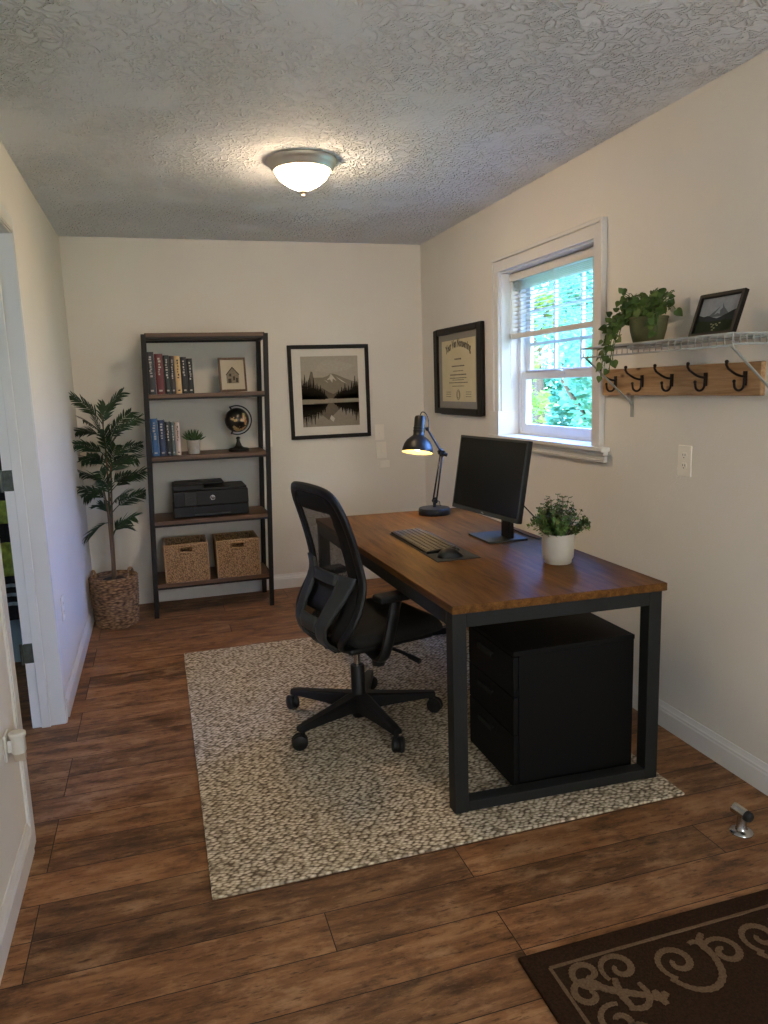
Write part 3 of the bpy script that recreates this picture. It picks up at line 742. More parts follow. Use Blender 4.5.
mb = MB(); mb.sphere(pJ, .013, 16); mb.tube([pJ-Vector((0, .024, 0)), pJ+Vector((0, .024, 0))], .014, 16); mb.tube([pJ+Vector((.004, -.02, -.004)), pJ+Vector((.022, -.024, -.012))], .010, 12); mb.tube([pJ+Vector((-.012, 0, .016)), pJ+Vector((.012, 0, -.014))], .015, 12); mb.build('elbow_joint', M['blackmetal'], la)
mb = MB(); mb.tube([pJ, pE], .0055, 10); mb.sphere(pE, .011, 14); mb.build('upper_arm', M['blackmetal'], la)
rimc = Vector((1.325, 3.752, 1.083)); capt = Vector((1.360, 3.790, 1.276))
ax = (capt-rimc).normalized(); SR = ax.to_track_quat('Z', 'Y').to_matrix(); Ls = (capt-rimc).length
prof = [(.083, 0), (.084, .002), (.081, .022), (.074, .044), (.062, .064), (.046, .079), (.034, .088), (.030, .095), (.030, .112), (.032, .113), (.032, .118), (.030, .119), (.030, .128), (.032, .129), (.032, .134), (.030, .135), (.030, Ls-.014), (.026, Ls-.004), (.014, Ls), (0, Ls)]
mb = MB(); mb.lathe(prof, tuple(rimc), 40, M=SR); sh = None
ins = [(.083, 0), (.0815, .002), (.078, .022), (.071, .043), (.059, .062), (.043, .076), (.03, .084), (0, .086)]
mb = MB(); mb.open = True; mb.lathe(prof, tuple(rimc), 40, M=SR)
mb.f = [f for f in mb.f if len(f) == 4 or True]
# drop the flat cap the lathe adds over the open mouth
keep = [i for i, f in enumerate(mb.f) if len(f) <= 4]; mb.f = [mb.f[i] for i in keep]; mb.m = [mb.m[i] for i in keep]; mb.sm = [mb.sm[i] for i in keep]
sh = mb.build('lamp_shade', M['blackmetal'], la)
mb = MB(); mb.open = True; mb.lathe(ins, tuple(rimc), 40, M=SR)
keep = [i for i, f in enumerate(mb.f) if len(f) <= 4]; mb.f = [mb.f[i] for i in keep]; mb.m = [mb.m[i] for i in keep]; mb.sm = [mb.sm[i] for i in keep]
mb.build('lining', M['shadein'], sh)
mb = MB(); mb.sphere(rimc+ax*.034, .026, 18); mb.build('bulb', M['bulb'], sh)
mb = MB(); mb.tube(bez(capt+ax*-.005, capt+ax*.05, pE+Vector((.02, 0, .08)), pE+Vector((.008, 0, .004)), 12), .0028, 8); mb.build('cord', M['blackmetal'], la)
mb = MB(); mb.tube([pE, rimc+ax*.135+Vector((.02, 0, 0))], .006, 8); mb.build('yoke', M['blackmetal'], la)
mb = MB(); mb.tube(bez(pB+Vector((.012, 0, 0)), pB+Vector((.04, .0, .0)), pB+Vector((.03, .02, -.03)), (lb.x+.05, lb.y+.03, DZT+.038), 10), .002, 6); mb.build('power_cord', M['rubber'], la)

# small shrub in a white pot on the desk
def sprig_plant(root, c, z0, n, rad, hgt, m, stemmat, leaf=.012, seed=3, droop=0.):
    rnd = random.Random(seed); mb = MB(); mb.open = True; ms_ = MB()
    for i in range(n):
        a = rnd.uniform(0, 2*PI); q = math.sqrt(rnd.uniform(0, 1)); out = rad*q
        tip = Vector((c[0]+math.cos(a)*out, c[1]+math.sin(a)*out, z0+hgt*(1-.72*q*q)*rnd.uniform(.75, 1.05)))
        b = Vector((c[0]+math.cos(a)*out*.3, c[1]+math.sin(a)*out*.3, z0))
        mid = b.lerp(tip, .5)+Vector((math.cos(a)*out*.1, math.sin(a)*out*.1, hgt*.10))
        pts = bez(b, b.lerp(mid, .6), mid, tip, 9); ms_.tube(pts, [.0014]*5+[.0009]*5, 5)
        for k in range(2, 10):
            p = pts[k]; t = (pts[k]-pts[k-1]).normalized()
            for s in range(3):
                ang = rnd.uniform(0, 2*PI); o = t.orthogonal(); o.rotate(Matrix.Rotation(ang, 3, t)); dd = (o+t*.7).normalized(); sd = dd.cross(t).normalized()
                l = leaf*rnd.uniform(.7, 1.25); w = l*.34; nn = dd.cross(sd)
                mb.add([p, p+dd*l*.5+sd*w+nn*l*.06, p+dd*l, p+dd*l*.5-sd*w+nn*l*.06], [(0, 1, 2, 3)])
    ms_.build('stems', stemmat, root); mb.build('foliage', m, root)
px, py = 1.452, 2.502
pp = thing('potted_shrub', (px, py, DZT), 'small bushy green plant in a white pot on the desk', 'potted plant')
mb = MB(); mb.lathe([(0, DZT), (.050, DZT), (.052, DZT+.003), (.052, DZT+.012), (.056, DZT+.018), (.060, DZT+.025), (.0625, DZT+.114), (.0615, DZT+.117), (.0595, DZT+.114), (.0575, DZT+.095), (0, DZT+.092)], (px, py, 0), 40); mb.build('pot', M['ceramic'], pp)
mb = MB(); mb.lathe([(.058, DZT+.099), (.03, DZT+.104), (0, DZT+.105)], (px, py, 0), 24); mb.build('soil', M['soil'], pp)
sprig_plant(pp, (px, py), DZT+.10, 84, .118, .158, M['boxwood'], M['bark'], .0175)

# ------------------------------------------------------------------ office chair
CA = 14
CH = thing('office_chair', (.742, 2.942, RZ), 'black mesh-backed swivel office chair at the desk', 'chair', rz=math.radians(CA))
cz0 = RZ
def CL(x, y, z): return Vector((x, y, z-RZ))
def cbuild(mb, name, m, parent=CH, **k): return mb.build(name, m, parent, local=True, **k)
# base
mb = MB(); mb.lathe([(0, .035), (.028, .035), (.030, .04), (.036, .085), (.042, .10), (.042, .125), (.034, .140), (.030, .15), (.030, .262), (.027, .267), (0, .267)], (0, 0, -RZ), 28); cbuild(mb, 'column_sleeve', M['blackplastic'])
mb = MB(); mb.lathe([(0, .25), (.014, .25), (.014, .37), (0, .37)], (0, 0, -RZ), 20); cbuild(mb, 'gas_lift', M['chrome'])
wang = [math.radians(a-CA) for a in (-6, 66, 138, 210, 282)]
for a in wang:
    d = Vector((math.cos(a), math.sin(a), 0)); n_ = Vector((-d.y, d.x, 0)); mb = MB(); vs = []
    sec = [(.026, .036, .072, .142), (.09, .031, .076, .134), (.20, .026, .082, .122), (.30, .022, .086, .113), (.338, .018, .084, .108)]
    for (r, w, zb, zt_) in sec:
        for sx, z, k in ((-1, zb, 1), (1, zb, 1), (1, zt_-.006, 1), (.6, zt_, 1), (-.6, zt_, 1), (-1, zt_-.006, 1)): vs.append(d*r+n_*w*sx+Vector((0, 0, z-RZ)))
    fs = [(i*6+j, i*6+(j+1) % 6, (i+1)*6+(j+1) % 6, (i+1)*6+j) for i in range(4) for j in range(6)]+[tuple(range(5, -1, -1)), tuple(range(24, 30))]
    mb.add(vs, fs); mb.tube([d*.322+Vector((0, 0, .096-RZ)), d*.322+Vector((0, 0, .052-RZ))], .011, 12)
    lg = cbuild(mb, 'base_arm', M['blackplastic'], bevel=.002)
    c0 = d*.338+Vector((0, 0, .0335)); mb = MB()
    wd = (n_*.8+d*.6).normalized(); wq = wd.to_track_quat('Z', 'Y').to_matrix()
    for s in (-1, 1): mb.lathe([(0, -.012), (.022, -.012), (.030, -.008), (.0333, 0), (.030, .008), (.022, .012), (0, .012)], tuple(c0+wd*.013*s), 22, M=wq)
    mb.lathe([(0, -.006), (.030, -.006), (.030, .006), (0, .006)], tuple(c0), 18, M=wq); cbuild(mb, 'caster', M['blackplastic'], lg)
# mechanism
mb = MB(); mb.box((-.10, -.075, .355-RZ), (.12, .075, .392-RZ)); mb.box((-.13, -.05, .355-RZ), (-.08, .05, .385-RZ)); cbuild(mb, 'tilt_mechanism', M['blackplastic'], bevel=.008)
mb = MB(); mb.tube([CL(.06, -.06, .37), CL(.10, -.20, .36), CL(.125, -.26, .345)], .0075, 10); mb.tube([CL(.115, -.235, .350), CL(.135, -.285, .338)], .011, 10); cbuild(mb, 'tilt_lever', M['blackplastic'])
mb = MB(); mb.tube([CL(-.01, -.20, .385), CL(-.01, -.20, .33)], [.028, .026], 20); cbuild(mb, 'tension_knob', M['blackplastic'], bevel=.003)
# seat cushion
def seat_grid(top):
    g = []
    nx, ny = 18, 16
    for i in range(nx+1):
        u = -1+2*i/nx; row = []
        for j in range(ny+1):
            v = -1+2*j/ny
            # squircle map
            x = u*math.sqrt(1-.28*v*v*abs(u)); y = v*math.sqrt(1-.30*u*u*abs(v))
            e = max(abs(u), abs(v))**6
            wf = max(0, u-.55)**2*.16
            if top: z = .486-.034*e+.010*(1-abs(u))*0+.012*v*v-wf*.9
            else: z = .398+.03*e-wf*.35
            row.append(CL(.098+x*.25, y*.245, z))
        g.append(row)
    return g
mb = MB(); a, b = seat_grid(True), seat_grid(False); mb.sheet(a); mb.sheet([r[::-1] for r in b])
rim = lambda g: [g[0][j] for j in range(17)]+[g[i][16] for i in range(1, 19)]+[g[18][j] for j in range(15, -1, -1)]+[g[i][0] for i in range(17, 0, -1)]
ra, rb = rim(a), rim(b); k = len(ra); mb.add(ra+rb, [(i, (i+1) % k, k+(i+1) % k, k+i) for i in range(k)], 0, True)
cbuild(mb, 'seat', M['softblack'], subd=1, angle=70)
mb = MB(); mb.box((-.13, -.19, .385-RZ), (.27, .19, .412-RZ)); cbuild(mb, 'seat_pan', M['blackplastic'], bevel=.012)
# backrest
BP = [(1.033, -.190, .165), (.99, -.177, .195), (.925, -.154, .206), (.85, -.131, .210), (.75, -.108, .212), (.68, -.098, .220), (.62, -.118, .234), (.56, -.152, .246), (.50, -.182, .235), (.45, -.178, .182), (.41, -.148, .128), (.38, -.100, .08)]
def bp(z):
    for i in range(len(BP)-1):
        z1, f1, w1 = BP[i]; z0, f0, w0 = BP[i+1]
        if z0 <= z <= z1:
            t = (z-z0)/(z1-z0); t = t*t*(3-2*t)*.35+t*.65
            return f0+(f1-f0)*t, w0+(w1-w0)*t
    return BP[-1][1:] if z < BP[-1][0] else BP[0][1:]
def bpt(z, s, back=0, dz=0):
    f, w = bp(z); return CL(f-back+.035*(s*w/.22)**2*.6, s*w, z+dz)
loop = [bpt(z, 1) for z, f, w in BP]+[CL(-.080, .045, .368), CL(-.080, -.045, .368)]+[bpt(z, -1) for z, f, w in reversed(BP)]+[CL(-.196, -.11, 1.050), CL(-.200, 0, 1.054), CL(-.196, .11, 1.050)]
def smooth_loop(pts, it=2):
    for _ in range(it):
        out = []
        for i in range(len(pts)):
            p, q = pts[i], pts[(i+1) % len(pts)]; out += [p*.75+q*.25, p*.25+q*.75]
        pts = out
    return pts
mb = MB(); mb.tube(smooth_loop(loop, 2), .019, 10, closed=True, flat=.75, up=(1, 0, 0)); cbuild(mb, 'back_frame', M['blackplastic'])
g = []
for i in range(25):
    z = 1.040-(1.040-.39)*i/24; row = []
    for j in range(13):
        s = -1+2*j/12; row.append(bpt(min(z, 1.033), s*.97, 0, (z-min(z, 1.033))))
    g.append(row)
mb = MB(); mb.open = True; mb.sheet(g); bk = cbuild(mb, 'mesh_panel', M['meshfab'])
# padded band around the mesh edge
mb = MB(); mb.open = True
for s0, s1 in ((-.98, -.60), (.72, .98)):
    mb.sheet([[bpt(z, s0+(s1-s0)*j/3, .002) for j in range(4)] for z in [1.02-(1.02-.42)*i/22 for i in range(23)]])
mb.sheet([[bpt(1.03-.075*i/4, -.97+1.94*j/10, .002) for j in range(11)] for i in range(5)])
cbuild(mb, 'mesh_border', M['softblack'], solid=.004)
# rear lumbar yoke with two openings
def yk(z): t = (z-.38)/(.72-.38); return .085+.125*max(0, t)**.8, -.03-.012*math.sin(PI*max(0, min(1, t)))
def yp(z, s):
    w, off_ = yk(z); f, _ = bp(z); return CL(f+off_+.03*(s*w/.2)**2, s*w, z)
mb = MB(); mb.open = True
def band(z0, z1, s0, s1, nz=8, ns=6):
    mb.sheet([[yp(z0+(z1-z0)*i/nz, (s0(z0+(z1-z0)*i/nz) if callable(s0) else s0)+((s1 if not callable(s1) else s1(z0+(z1-z0)*i/nz))-(s0(z0+(z1-z0)*i/nz) if callable(s0) else s0))*j/ns) for j in range(ns+1)] for i in range(nz+1)])
band(.375, .735, .52, 1.0, 16); band(.375, .70, -1.0, -.52, 16)
band(.655, .70, -.53, .53); band(.47, .53, -.53, .53); band(.375, .41, -.53, .53)
cbuild(mb, 'lumbar_yoke', M['grayplastic'], solid=.014)
mb = MB(); mb.sheet([[CL(bp(z)[0]-.006, y, z) for y in (-.12, -.06, 0, .06, .12)] for z in (.535, .57, .61, .645)]); cbuild(mb, 'lumbar_pad', M['blackplastic'], solid=.012)
# arm rests
for s in (-1, 1):
    mb = MB(); pts = bez(CL(-.03, s*.15, .385), CL(-.03, s*.27, .35), CL(-.03, s*.282, .38), CL(-.005, s*.28, .46), 10)+[CL(.02, s*.276, .54), CL(.04, s*.272, .615)]
    mb.tube(pts, [.022]*5+[.027]*4+[.028]*4, 12, flat=.62, up=(0, 1, 0)); ar = cbuild(mb, 'armrest', M['blackplastic'])
    mb = MB(); x0, x1 = (-.05, .085) if s < 0 else (-.01, .095)
    z1 = .640 if s < 0 else .640
    mb.box((x0, s*.272-.04, z1-.030-RZ), (x1, s*.272+.04, z1-RZ)); cbuild(mb, 'arm_pad', M['blackplastic'], ar, bevel=.011, seg=4)

# ------------------------------------------------------------------ bookshelf (its uprights rack very slightly to one side)
def S(x, y, z): return Vector((x+.034*z, y, z))
BX0, BX1, BY0, BY1 = -.110, .668, 4.875, 5.255
bs = thing('bookshelf', (.28, 5.06, 0), 'tall open bookshelf with dark wood shelves and black metal posts', 'bookshelf')
PW = .030
for (x, y) in ((BX0, BY0), (BX1-PW, BY0), (BX0, BY1-PW), (BX1-PW, BY1-PW)):
    mb = MB(); mb.box((x, y, .0005), (x+PW, y+PW, 1.80), fn=S); mb.build('post', M['shelfmetal'], bs, bevel=.002)
tops = [.222, .632, 1.045, 1.434, 1.806]
for z in tops:
    mb = MB(); mb.box((BX0+PW*.7, BY0+.004, z-.024), (BX1-PW*.7, BY1-.004, z), fn=S)
    b_ = mb.build('shelf_board', M['shelfwood'], bs, bevel=.002)
    mb = MB()
    for y in (BY0+.002, BY1-.022): mb.box((BX0+PW, y, z-.036), (BX1-PW, y+.02, z-.0235), fn=S)
    for x in (BX0+.008, BX1-.028): mb.box((x, BY0+PW, z-.036), (x+.02, BY1-PW, z-.010), fn=S)
    mb.build('shelf_rail', M['shelfmetal'], b_)

def book(x, w, h, d, zb, y0, color, ink, label, group, lean=0.):
    m = mat('book_cloth', color, .55, var=.12, vscale=40, bump=.1, bscale=400)
    rt = thing('book', (x+w/2, y0+d/2, zb), label, 'book', group=group)
    if lean: rt.rotation_euler = (0, lean, 0)
    B = lambda a, b: ((a[0]-w/2, a[1]-d/2, a[2]), (b[0]-w/2, b[1]-d/2, b[2]))
    mb = MB(); t = .003
    # hard cover: two boards and a rounded spine
    mb.box(*B((0, 0.004, 0), (t, d, h))); mb.box(*B((w-t, 0.004, 0), (w, d, h)))
    n = 8; g0 = [(w/2-w/2*math.cos(PI*i/n)-w/2, .007-.007*math.sin(PI*i/n)-d/2) for i in range(n+1)]
    mb.prism([(p[0], p[1]) for p in g0]+[(w/2, .010-d/2), (-w/2, .010-d/2)], lambda u, v, q: Vector((u, v, q)), 0, h)
    cv = mb.build('cover', m, rt, local=True)
    mb = MB(); mb.box(*B((t, .008, .004), (w-t, d-.004, h-.004))); mb.build('pages', M['paper'], rt, local=True)
    mb = MB(); rnd = random.Random(int(x*1000)+int(h*977)); z = h*.9; zend = h*rnd.uniform(.38, .5)
    while z > zend:
        l = rnd.uniform(.006, .013); ww = w*rnd.uniform(.16, .34); cx_ = rnd.uniform(-.08, .08)*w
        mb.box((cx_-ww/2, -d/2-.0006, z-l), (cx_+ww/2, -d/2+.002, z)); z -= l+rnd.uniform(.003, .009)
    mb.build('spine_lettering', ink, rt, local=True)
    mb = MB(); mb.box((-w*.2, -d/2-.0006, h*.07), (w*.2, -d/2+.002, h*.11)); mb.build('spine_emblem', ink, rt, local=True)
    return rt
G1 = 'books on the upper shelf'; z1 = tops[3]+.0005
x = -.029
for w, h, c, ink, lab in [
    (.047, .262, '#2a2c2f', M['spineink'], 'tall slate-black book, first on the upper shelf'),
    (.050, .250, '#5a2022', M['spineink'], 'maroon book among dark books on the upper shelf'),
    (.036, .240, '#1d2421', M['spineink'], 'dark green-black book just right of the maroon book'),
    (.028, .236, '#332b26', M['spineink'], 'thin dark brown book left of the cream book'),
    (.034, .236, '#c3a373', M['darkink'], 'cream book standing among the dark upper shelf books'),
    (.036, .228, '#1e1e1f', M['spineink'], 'charcoal book just right of the cream book'),
    (.035, .218, '#161414', M['spineink'], 'short black book at the right end of the upper row')]:
    book(x, w, h, .165, z1, 4.945, c, ink, lab, G1); x += w+.002
G2 = 'books on the second shelf'; z2 = tops[2]+.0005
x = -.055
for w, h, c, ink, lab in [
    (.016, .20, '#22262b', M['darkink'], 'thin black book at the left end beside the bright blue book'),
    (.043, .238, '#2f5680', M['spineink'], 'bright blue tall book on the second shelf'),
    (.040, .228, '#1c2b45', M['spineink'], 'navy book between the bright blue and black books'),
    (.032, .215, '#17181a', M['spineink'], 'black book right of the navy book on the second shelf'),
    (.024, .212, '#46504a', M['spineink'], 'thin grey-green book left of the off-white book'),
    (.030, .208, '#b7a596', M['darkink'], 'off-white book nearest the small succulent')]:
    book(x, w, h, .165, z2, 4.94, c, ink, lab, G2); x += w+.002

def frame_boxes(mb, y0, y1, z0, z1, fw, d0, d1, fn):
    mb.box((d0, y0, z0), (d1, y0+fw, z1), fn=fn); mb.box((d0, y1-fw, z0), (d1, y1, z1), fn=fn)
    mb.box((d0, y0+fw, z0), (d1, y1-fw, z0+fw), fn=fn); mb.box((d0, y0+fw, z1-fw), (d1, y1-fw, z1), fn=fn)

# small framed sketch on the upper shelf
c = Vector((.505, 5.02, z1+.0015)); tl = Matrix.Rotation(math.radians(-9), 3, 'X')
def FS(d, u, v): return c + tl @ Vector((u, -d, v))
fr = thing('picture_frame', tuple(c), 'small wooden framed sketch of a gabled house on the bookshelf', 'picture')
mb = MB(); frame_boxes(mb, -.088, .088, .001, .222, .013, -.008, .010, FS); mb.build('frame', M['palewood'], fr, bevel=.002)
mb = MB(); mb.box((-.004, -.078, .011), (.002, .078, .212), fn=FS); mb.build('mat_board', M['creammat'], fr)
mb = MB()
g1, g2 = lin('#8f8576'), None
M['sk1'] = mat('sketch_tone', '#7d7362', .9, var=.2, vscale=90); M['sk2'] = mat('sketch_dark', '#3f382e', .9, var=.2, vscale=90)
mb.prism([(-.040, .055), (.040, .055), (.040, .11), (.004, .158), (-.004, .158), (-.040, .11)], lambda u, v, d: FS(d, u, v), .0018, .0026, 0)
for (u0, u1, v0, v1) in ((-.030, -.010, .058, .085), (.002, .014, .075, .10), (.020, .033, .06, .09), (-.022, -.008, .10, .118)): mb.box((.0024, u0, v0), (.0030, u1, v1), 1, fn=FS)
mb.prism([(-.04, .108), (0, .156), (.04, .108), (.044, .112), (0, .164), (-.044, .112)], lambda u, v, d: FS(d, u, v), .0024, .0032, 1)
mb.build('print', [M['sk1'], M['sk2']], fr)
mb = MB(); mb.tube([FS(-.009, 0, .16), c+Vector((0, .085, .003))], .004, 6); mb.build('easel_leg', M['palewood'], fr)

# succulent
sx_, sy_ = .222, 5.0
su = thing('potted_succulent', (sx_, sy_, z2), 'tiny spiky succulent in a pale grey pot on the bookshelf', 'potted plant')
mb = MB(); mb.lathe([(0, z2), (.036, z2), (.038, z2+.003), (.044, z2+.088), (.0415, z2+.089), (.040, z2+.078), (0, z2+.076)], (sx_, sy_, 0), 28); mb.build('pot', M['greypot'], su)
mb = MB(); rnd = random.Random(5)
for i in range(30):
    a = i*2.4; el = .25+1.15*(i/30); l = .085*(1-.15*(i/30)); d = Vector((math.cos(a)*math.cos(el), math.sin(a)*math.cos(el), math.sin(el))); b0 = Vector((sx_, sy_, z2+.078))
    mb.tube([b0+d*.006, b0+d*l*.4, b0+d*l*.75+Vector((0, 0, .004)), b0+d*l+Vector((0, 0, .010))], [.0055, .0075, .005, .0008], 6)
mb.build('leaves', M['succ'], su)

# globe
gx, gy = .511, 5.0; gz = z2+.205
gl = thing('desk_globe', (gx, gy, z2), 'small black desk globe on a turned stand', 'globe')
mb = MB(); mb.lathe([(0, z2), (.066, z2), (.068, z2+.004), (.068, z2+.016), (.060, z2+.021), (.034, z2+.026), (.022, z2+.036), (.016, z2+.052), (.011, z2+.066), (.011, z2+.080), (.016, z2+.086), (.010, z2+.094), (0, z2+.098)], (gx, gy, 0), 36, sx=1, sy=.9); mb.build('stand', M['blackmetal'], gl)
mb = MB(); mb.sphere((gx, gy, gz), .080, 32); mb.build('ball', M['globe'], gl)
mb = MB(); mb.tube(arc((gx, gy, gz), .094, math.radians(-115), math.radians(115), 26), .0045, 8, flat=1.0); 
mb.tube([Vector((gx, gy, gz))+Vector((math.cos(math.radians(a)), 0, math.sin(math.radians(a))))*r for a, r in ((115, .075), (115, .10))], .006, 8); mb.tube([Vector((gx, gy, gz))+Vector((math.cos(math.radians(-115)), 0, math.sin(math.radians(-115))))*r for r in (.075, .10)], .006, 8)
mb.build('meridian', M['blackmetal'], gl)

# printer
z3 = tops[1]+.0005; qx0, qx1, qy0, qy1 = .062, .545, 4.915, 5.225
pr = thing('printer', (.305, 5.07, z3), 'black inkjet printer on the middle shelf', 'printer')
mb = MB(); mb.box((qx0, qy0+.008, z3+.004), (qx1, qy1, z3+.078)); mb.box((qx0+.004, qy0, z3+.076), (qx1, qy1, z3+.177)); mb.build('body', M['blackplastic'], pr, bevel=.008, seg=3)
mb = MB(); mb.box((qx0+.006, qy0+.02, z3+.177), (qx0+.20, qy1-.01, z3+.215)); mb.box((qx0+.02, qy0+.06, z3+.207), (qx0+.335, qy1-.05, z3+.224)); mb.build('document_feeder', M['blackplastic'], pr, bevel=.007, seg=3)
mb = MB(); mb.box((qx0+.19, qy0+.02, z3+.176), (qx1-.006, qy1-.01, z3+.190)); mb.build('scanner_lid', M['blackplastic'], pr, bevel=.004)
mb = MB(); mb.box((qx0+.075, qy0-.004, z3+.082), (qx0+.150, qy0+.002, z3+.170)); cp = mb.build('control_panel', M['screen'], pr, bevel=.001)
mb = MB(); mb.box((qx0+.108, qy0-.0048, z3+.121), (qx0+.114, qy0-.0036, z3+.128)); mb.box((qx0+.102, qy0-.0048, z3+.137), (qx0+.120, qy0-.0036, z3+.139)); mb.box((qx0+.112, qy0-.0010, z3+.073), (qx0+.116, qy0+.0004, z3+.077)); mb.build('button', M['keycap'], cp)
mb = MB(); mb.box((qx0+.13, qy0-.0005, z3+.020), (qx0+.365, qy0+.03, z3+.074)); mb.build('paper_slot', M['rubber'], pr)
mb = MB(); mb.box((qx0+.135, qy0-.016, z3+.016), (qx0+.36, qy0+.02, z3+.026)); mb.build('output_tray', M['grayplastic'], pr, bevel=.002)
lc = Vector((qx0+.252, qy0-.0012, z3+.128)); mb = MB()
pts = [(math.cos(a)*.0165, math.sin(a)*.0165) for a in [2*PI*i/28 for i in range(28)]]
mb.prism(pts, lambda u, v, d: lc+Vector((u, -d, v)), -.0016, .0004, 0)
vs, fs = text_mesh('hp', .030, .0002, .0012); mb.add([lc+Vector((v.x+v.y*.18-.001, -.0009-v.z, v.y-.0095)) for v in vs], fs, 1)
mb.build('emblem', [M['logo'], M['rubber']], pr)

# two storage baskets
def basket(x0, x1, label):
    z0 = tops[0]+.0005; y0, y1, h = 4.888, 5.165, .245; c_ = ((x0+x1)/2, (y0+y1)/2, z0)
    b = thing('storage_basket', c_, label, 'basket', group='woven baskets on the bottom shelf')
    mb = MB(); t = .012; hz0, hz1, hw = h-.050, h-.014, .041; xm = (x0+x1)/2
    Z = lambda z: z0+z
    mb.box((x0+t, y0+t, Z(0)), (x1-t, y1-t, Z(.012)))
    mb.box((x0, y0+t, Z(0)), (x0+t, y1-t, Z(h))); mb.box((x1-t, y0+t, Z(0)), (x1, y1-t, Z(h))); mb.box((x0, y1-t, Z(0)), (x1, y1, Z(h)))
    mb.box((x0, y0, Z(0)), (x1, y0+t, Z(hz0))); mb.box((x0, y0, Z(hz1)), (x1, y0+t, Z(h))); mb.box((x0, y0, Z(hz0)), (xm-hw, y0+t, Z(hz1))); mb.box((xm+hw, y0, Z(hz0)), (x1, y0+t, Z(hz1)))
    mb.build('woven_body', M['rattan'], b)
    mb = MB(); q = .004
    mb.tube([(x0+q, y0+q, Z(h)), (x1-q, y0+q, Z(h)), (x1-q, y1-q, Z(h)), (x0+q, y1-q, Z(h))], .008, 8, closed=True)
    for xx in (x0+.003, x1-.003): mb.tube([(xx, y0+.002, Z(.006)), (xx, y0+.002, Z(h))], .006, 8)
    mb.build('rim', M['rattanrim'], b)
    mb = MB(); ly = y0+.002
    mb.tube([(xm-hw, ly, Z(hz0)), (xm+hw, ly, Z(hz0)), (xm+hw, ly, Z(hz1)), (xm-hw, ly, Z(hz1))], .0055, 8, closed=True); mb.build('handle_opening', M['rattanrim'], b)
basket(-.020, .258, 'left woven rattan basket on the lowest shelf, nearer the palm')
basket(.310, .592, 'right woven rattan basket on the lowest shelf')

# ------------------------------------------------------------------ tall palm in a woven basket
qx, qy = -.335, 4.86
pt = thing('potted_palm', (qx, qy, 0), 'tall feathery green palm in a round woven basket in the corner', 'potted plant')
mb = MB(); prof = [(0, .001), (.125, .001)]
for i in range(17):
    z = .010+.31*i/17; r = .130+.017*math.sin(min(1, (z/.32))*PI*.55)
    prof += [(r-.003, z), (r+.002, z+.009), (r-.003, z+.018)]
prof += [(.138, .322), (.130, .322), (.126, .30), (0, .298)]
mb.lathe(prof, (qx, qy, 0), 48); mb.build('basket', M['rope'], pt)
for sx in (-1, 1):
    mb = MB(); mb.tube(bez(*[(qx+sx*(.109+.57*e), qy-.076+.82*e, z_) for e, z_ in ((-.032, .295), (-.040, .405), (.034, .405), (.026, .295))], 12), .0075, 8); mb.build('handle', M['rope'], pt)
mb = MB(); mb.lathe([(.125, .285), (.06, .300), (0, .303)], (qx, qy, 0), 28); mb.build('soil', M['soil'], pt)
def pz(u, v): # corner-plane reading of the plant's silhouette
    return (-.313+(u-100)*.00568-(v-400)*.0005, 1.41-(v-400)*.0062)
canes = [[(qx-.002, qy, .29), (qx+.010, qy, .55), (qx+.020, qy+.005, .85), (qx+.026, qy, 1.12), (qx+.022, qy, 1.33)],
         [(qx+.010, qy+.02, .29), (qx+.016, qy+.03, .55), (qx+.030, qy+.045, .80), (qx+.045, qy+.05, 1.02)],
         [(qx+.004, qy-.022, .29), (qx+.006, qy-.025, .5), (qx+.008, qy-.04, .75), (qx-.012, qy-.05, .93)]]
for cpts in canes:
    mb = MB(); mb.tube(cpts, [.0085-.0012*i for i in range(len(cpts))], 10); mb.build('cane', M['bark'], pt)
def frond(b, tip, sag=.06, npair=11, ll=.080, seed=0, w=.0115):
    rnd = random.Random(seed); b, tip = Vector(b), Vector(tip); d = tip-b
    pts = bez(b, b+d*.3+Vector((0, 0, sag*1.3+.02)), b+d*.7+Vector((0, 0, sag*1.4)), tip, 24)
    mb = MB(); mb.open = True; mb.tube(pts, [.0032-.0024*i/24 for i in range(25)], 5)
    dh = Vector((d.x, d.y, 0)); side0 = Vector((-d.y, d.x, 0)) if dh.length > .02 else Vector((1, 0, 0)); side0.normalize()
    vtilt = .75
    for k in range(npair):
        t = .22+.78*k/(npair-1); i = min(23, int(t*24)); p = pts[i].lerp(pts[i+1], t*24-i); tg = (pts[min(24, i+1)]-pts[max(0, i-1)]).normalized()
        up = tg.cross(side0).normalized(); up = up if up.z > 0 else -up
        l = ll*(.65+.55*math.sin(PI*(.15+.75*t)))*rnd.uniform(.85, 1.12)
        for s in (-1, 1):
            dr = (side0*s*.62+up*s*vtilt*(.55 if s > 0 else .75)+tg*1.0+Vector((rnd.gauss(0, .08), rnd.gauss(0, .08), rnd.gauss(0, .08)))).normalized()
            nrm = dr.cross(tg).normalized(); sd = dr.cross(nrm).normalized(); q = []
            for f, ww in ((0, .25), (.25, 1), (.55, .95), (.8, .55), (1, .03)):
                c_ = p+dr*l*f+Vector((0, 0, -.014*f*f*l/.085)); q += [c_+sd*w*ww*.5+nrm*.001, c_-sd*w*ww*.5+nrm*.001]
            for p_ in q:
                p_.x = max(p_.x, XL+.012+.004*rnd.random())
                if p_.y > 4.855: p_.x = min(p_.x, -.125+.034*p_.z)
            mb.add(q, [(2*a, 2*a+1, 2*a+3, 2*a+2) for a in range(4)], 0, True)
    mb.build('frond', M['palm'], pt)
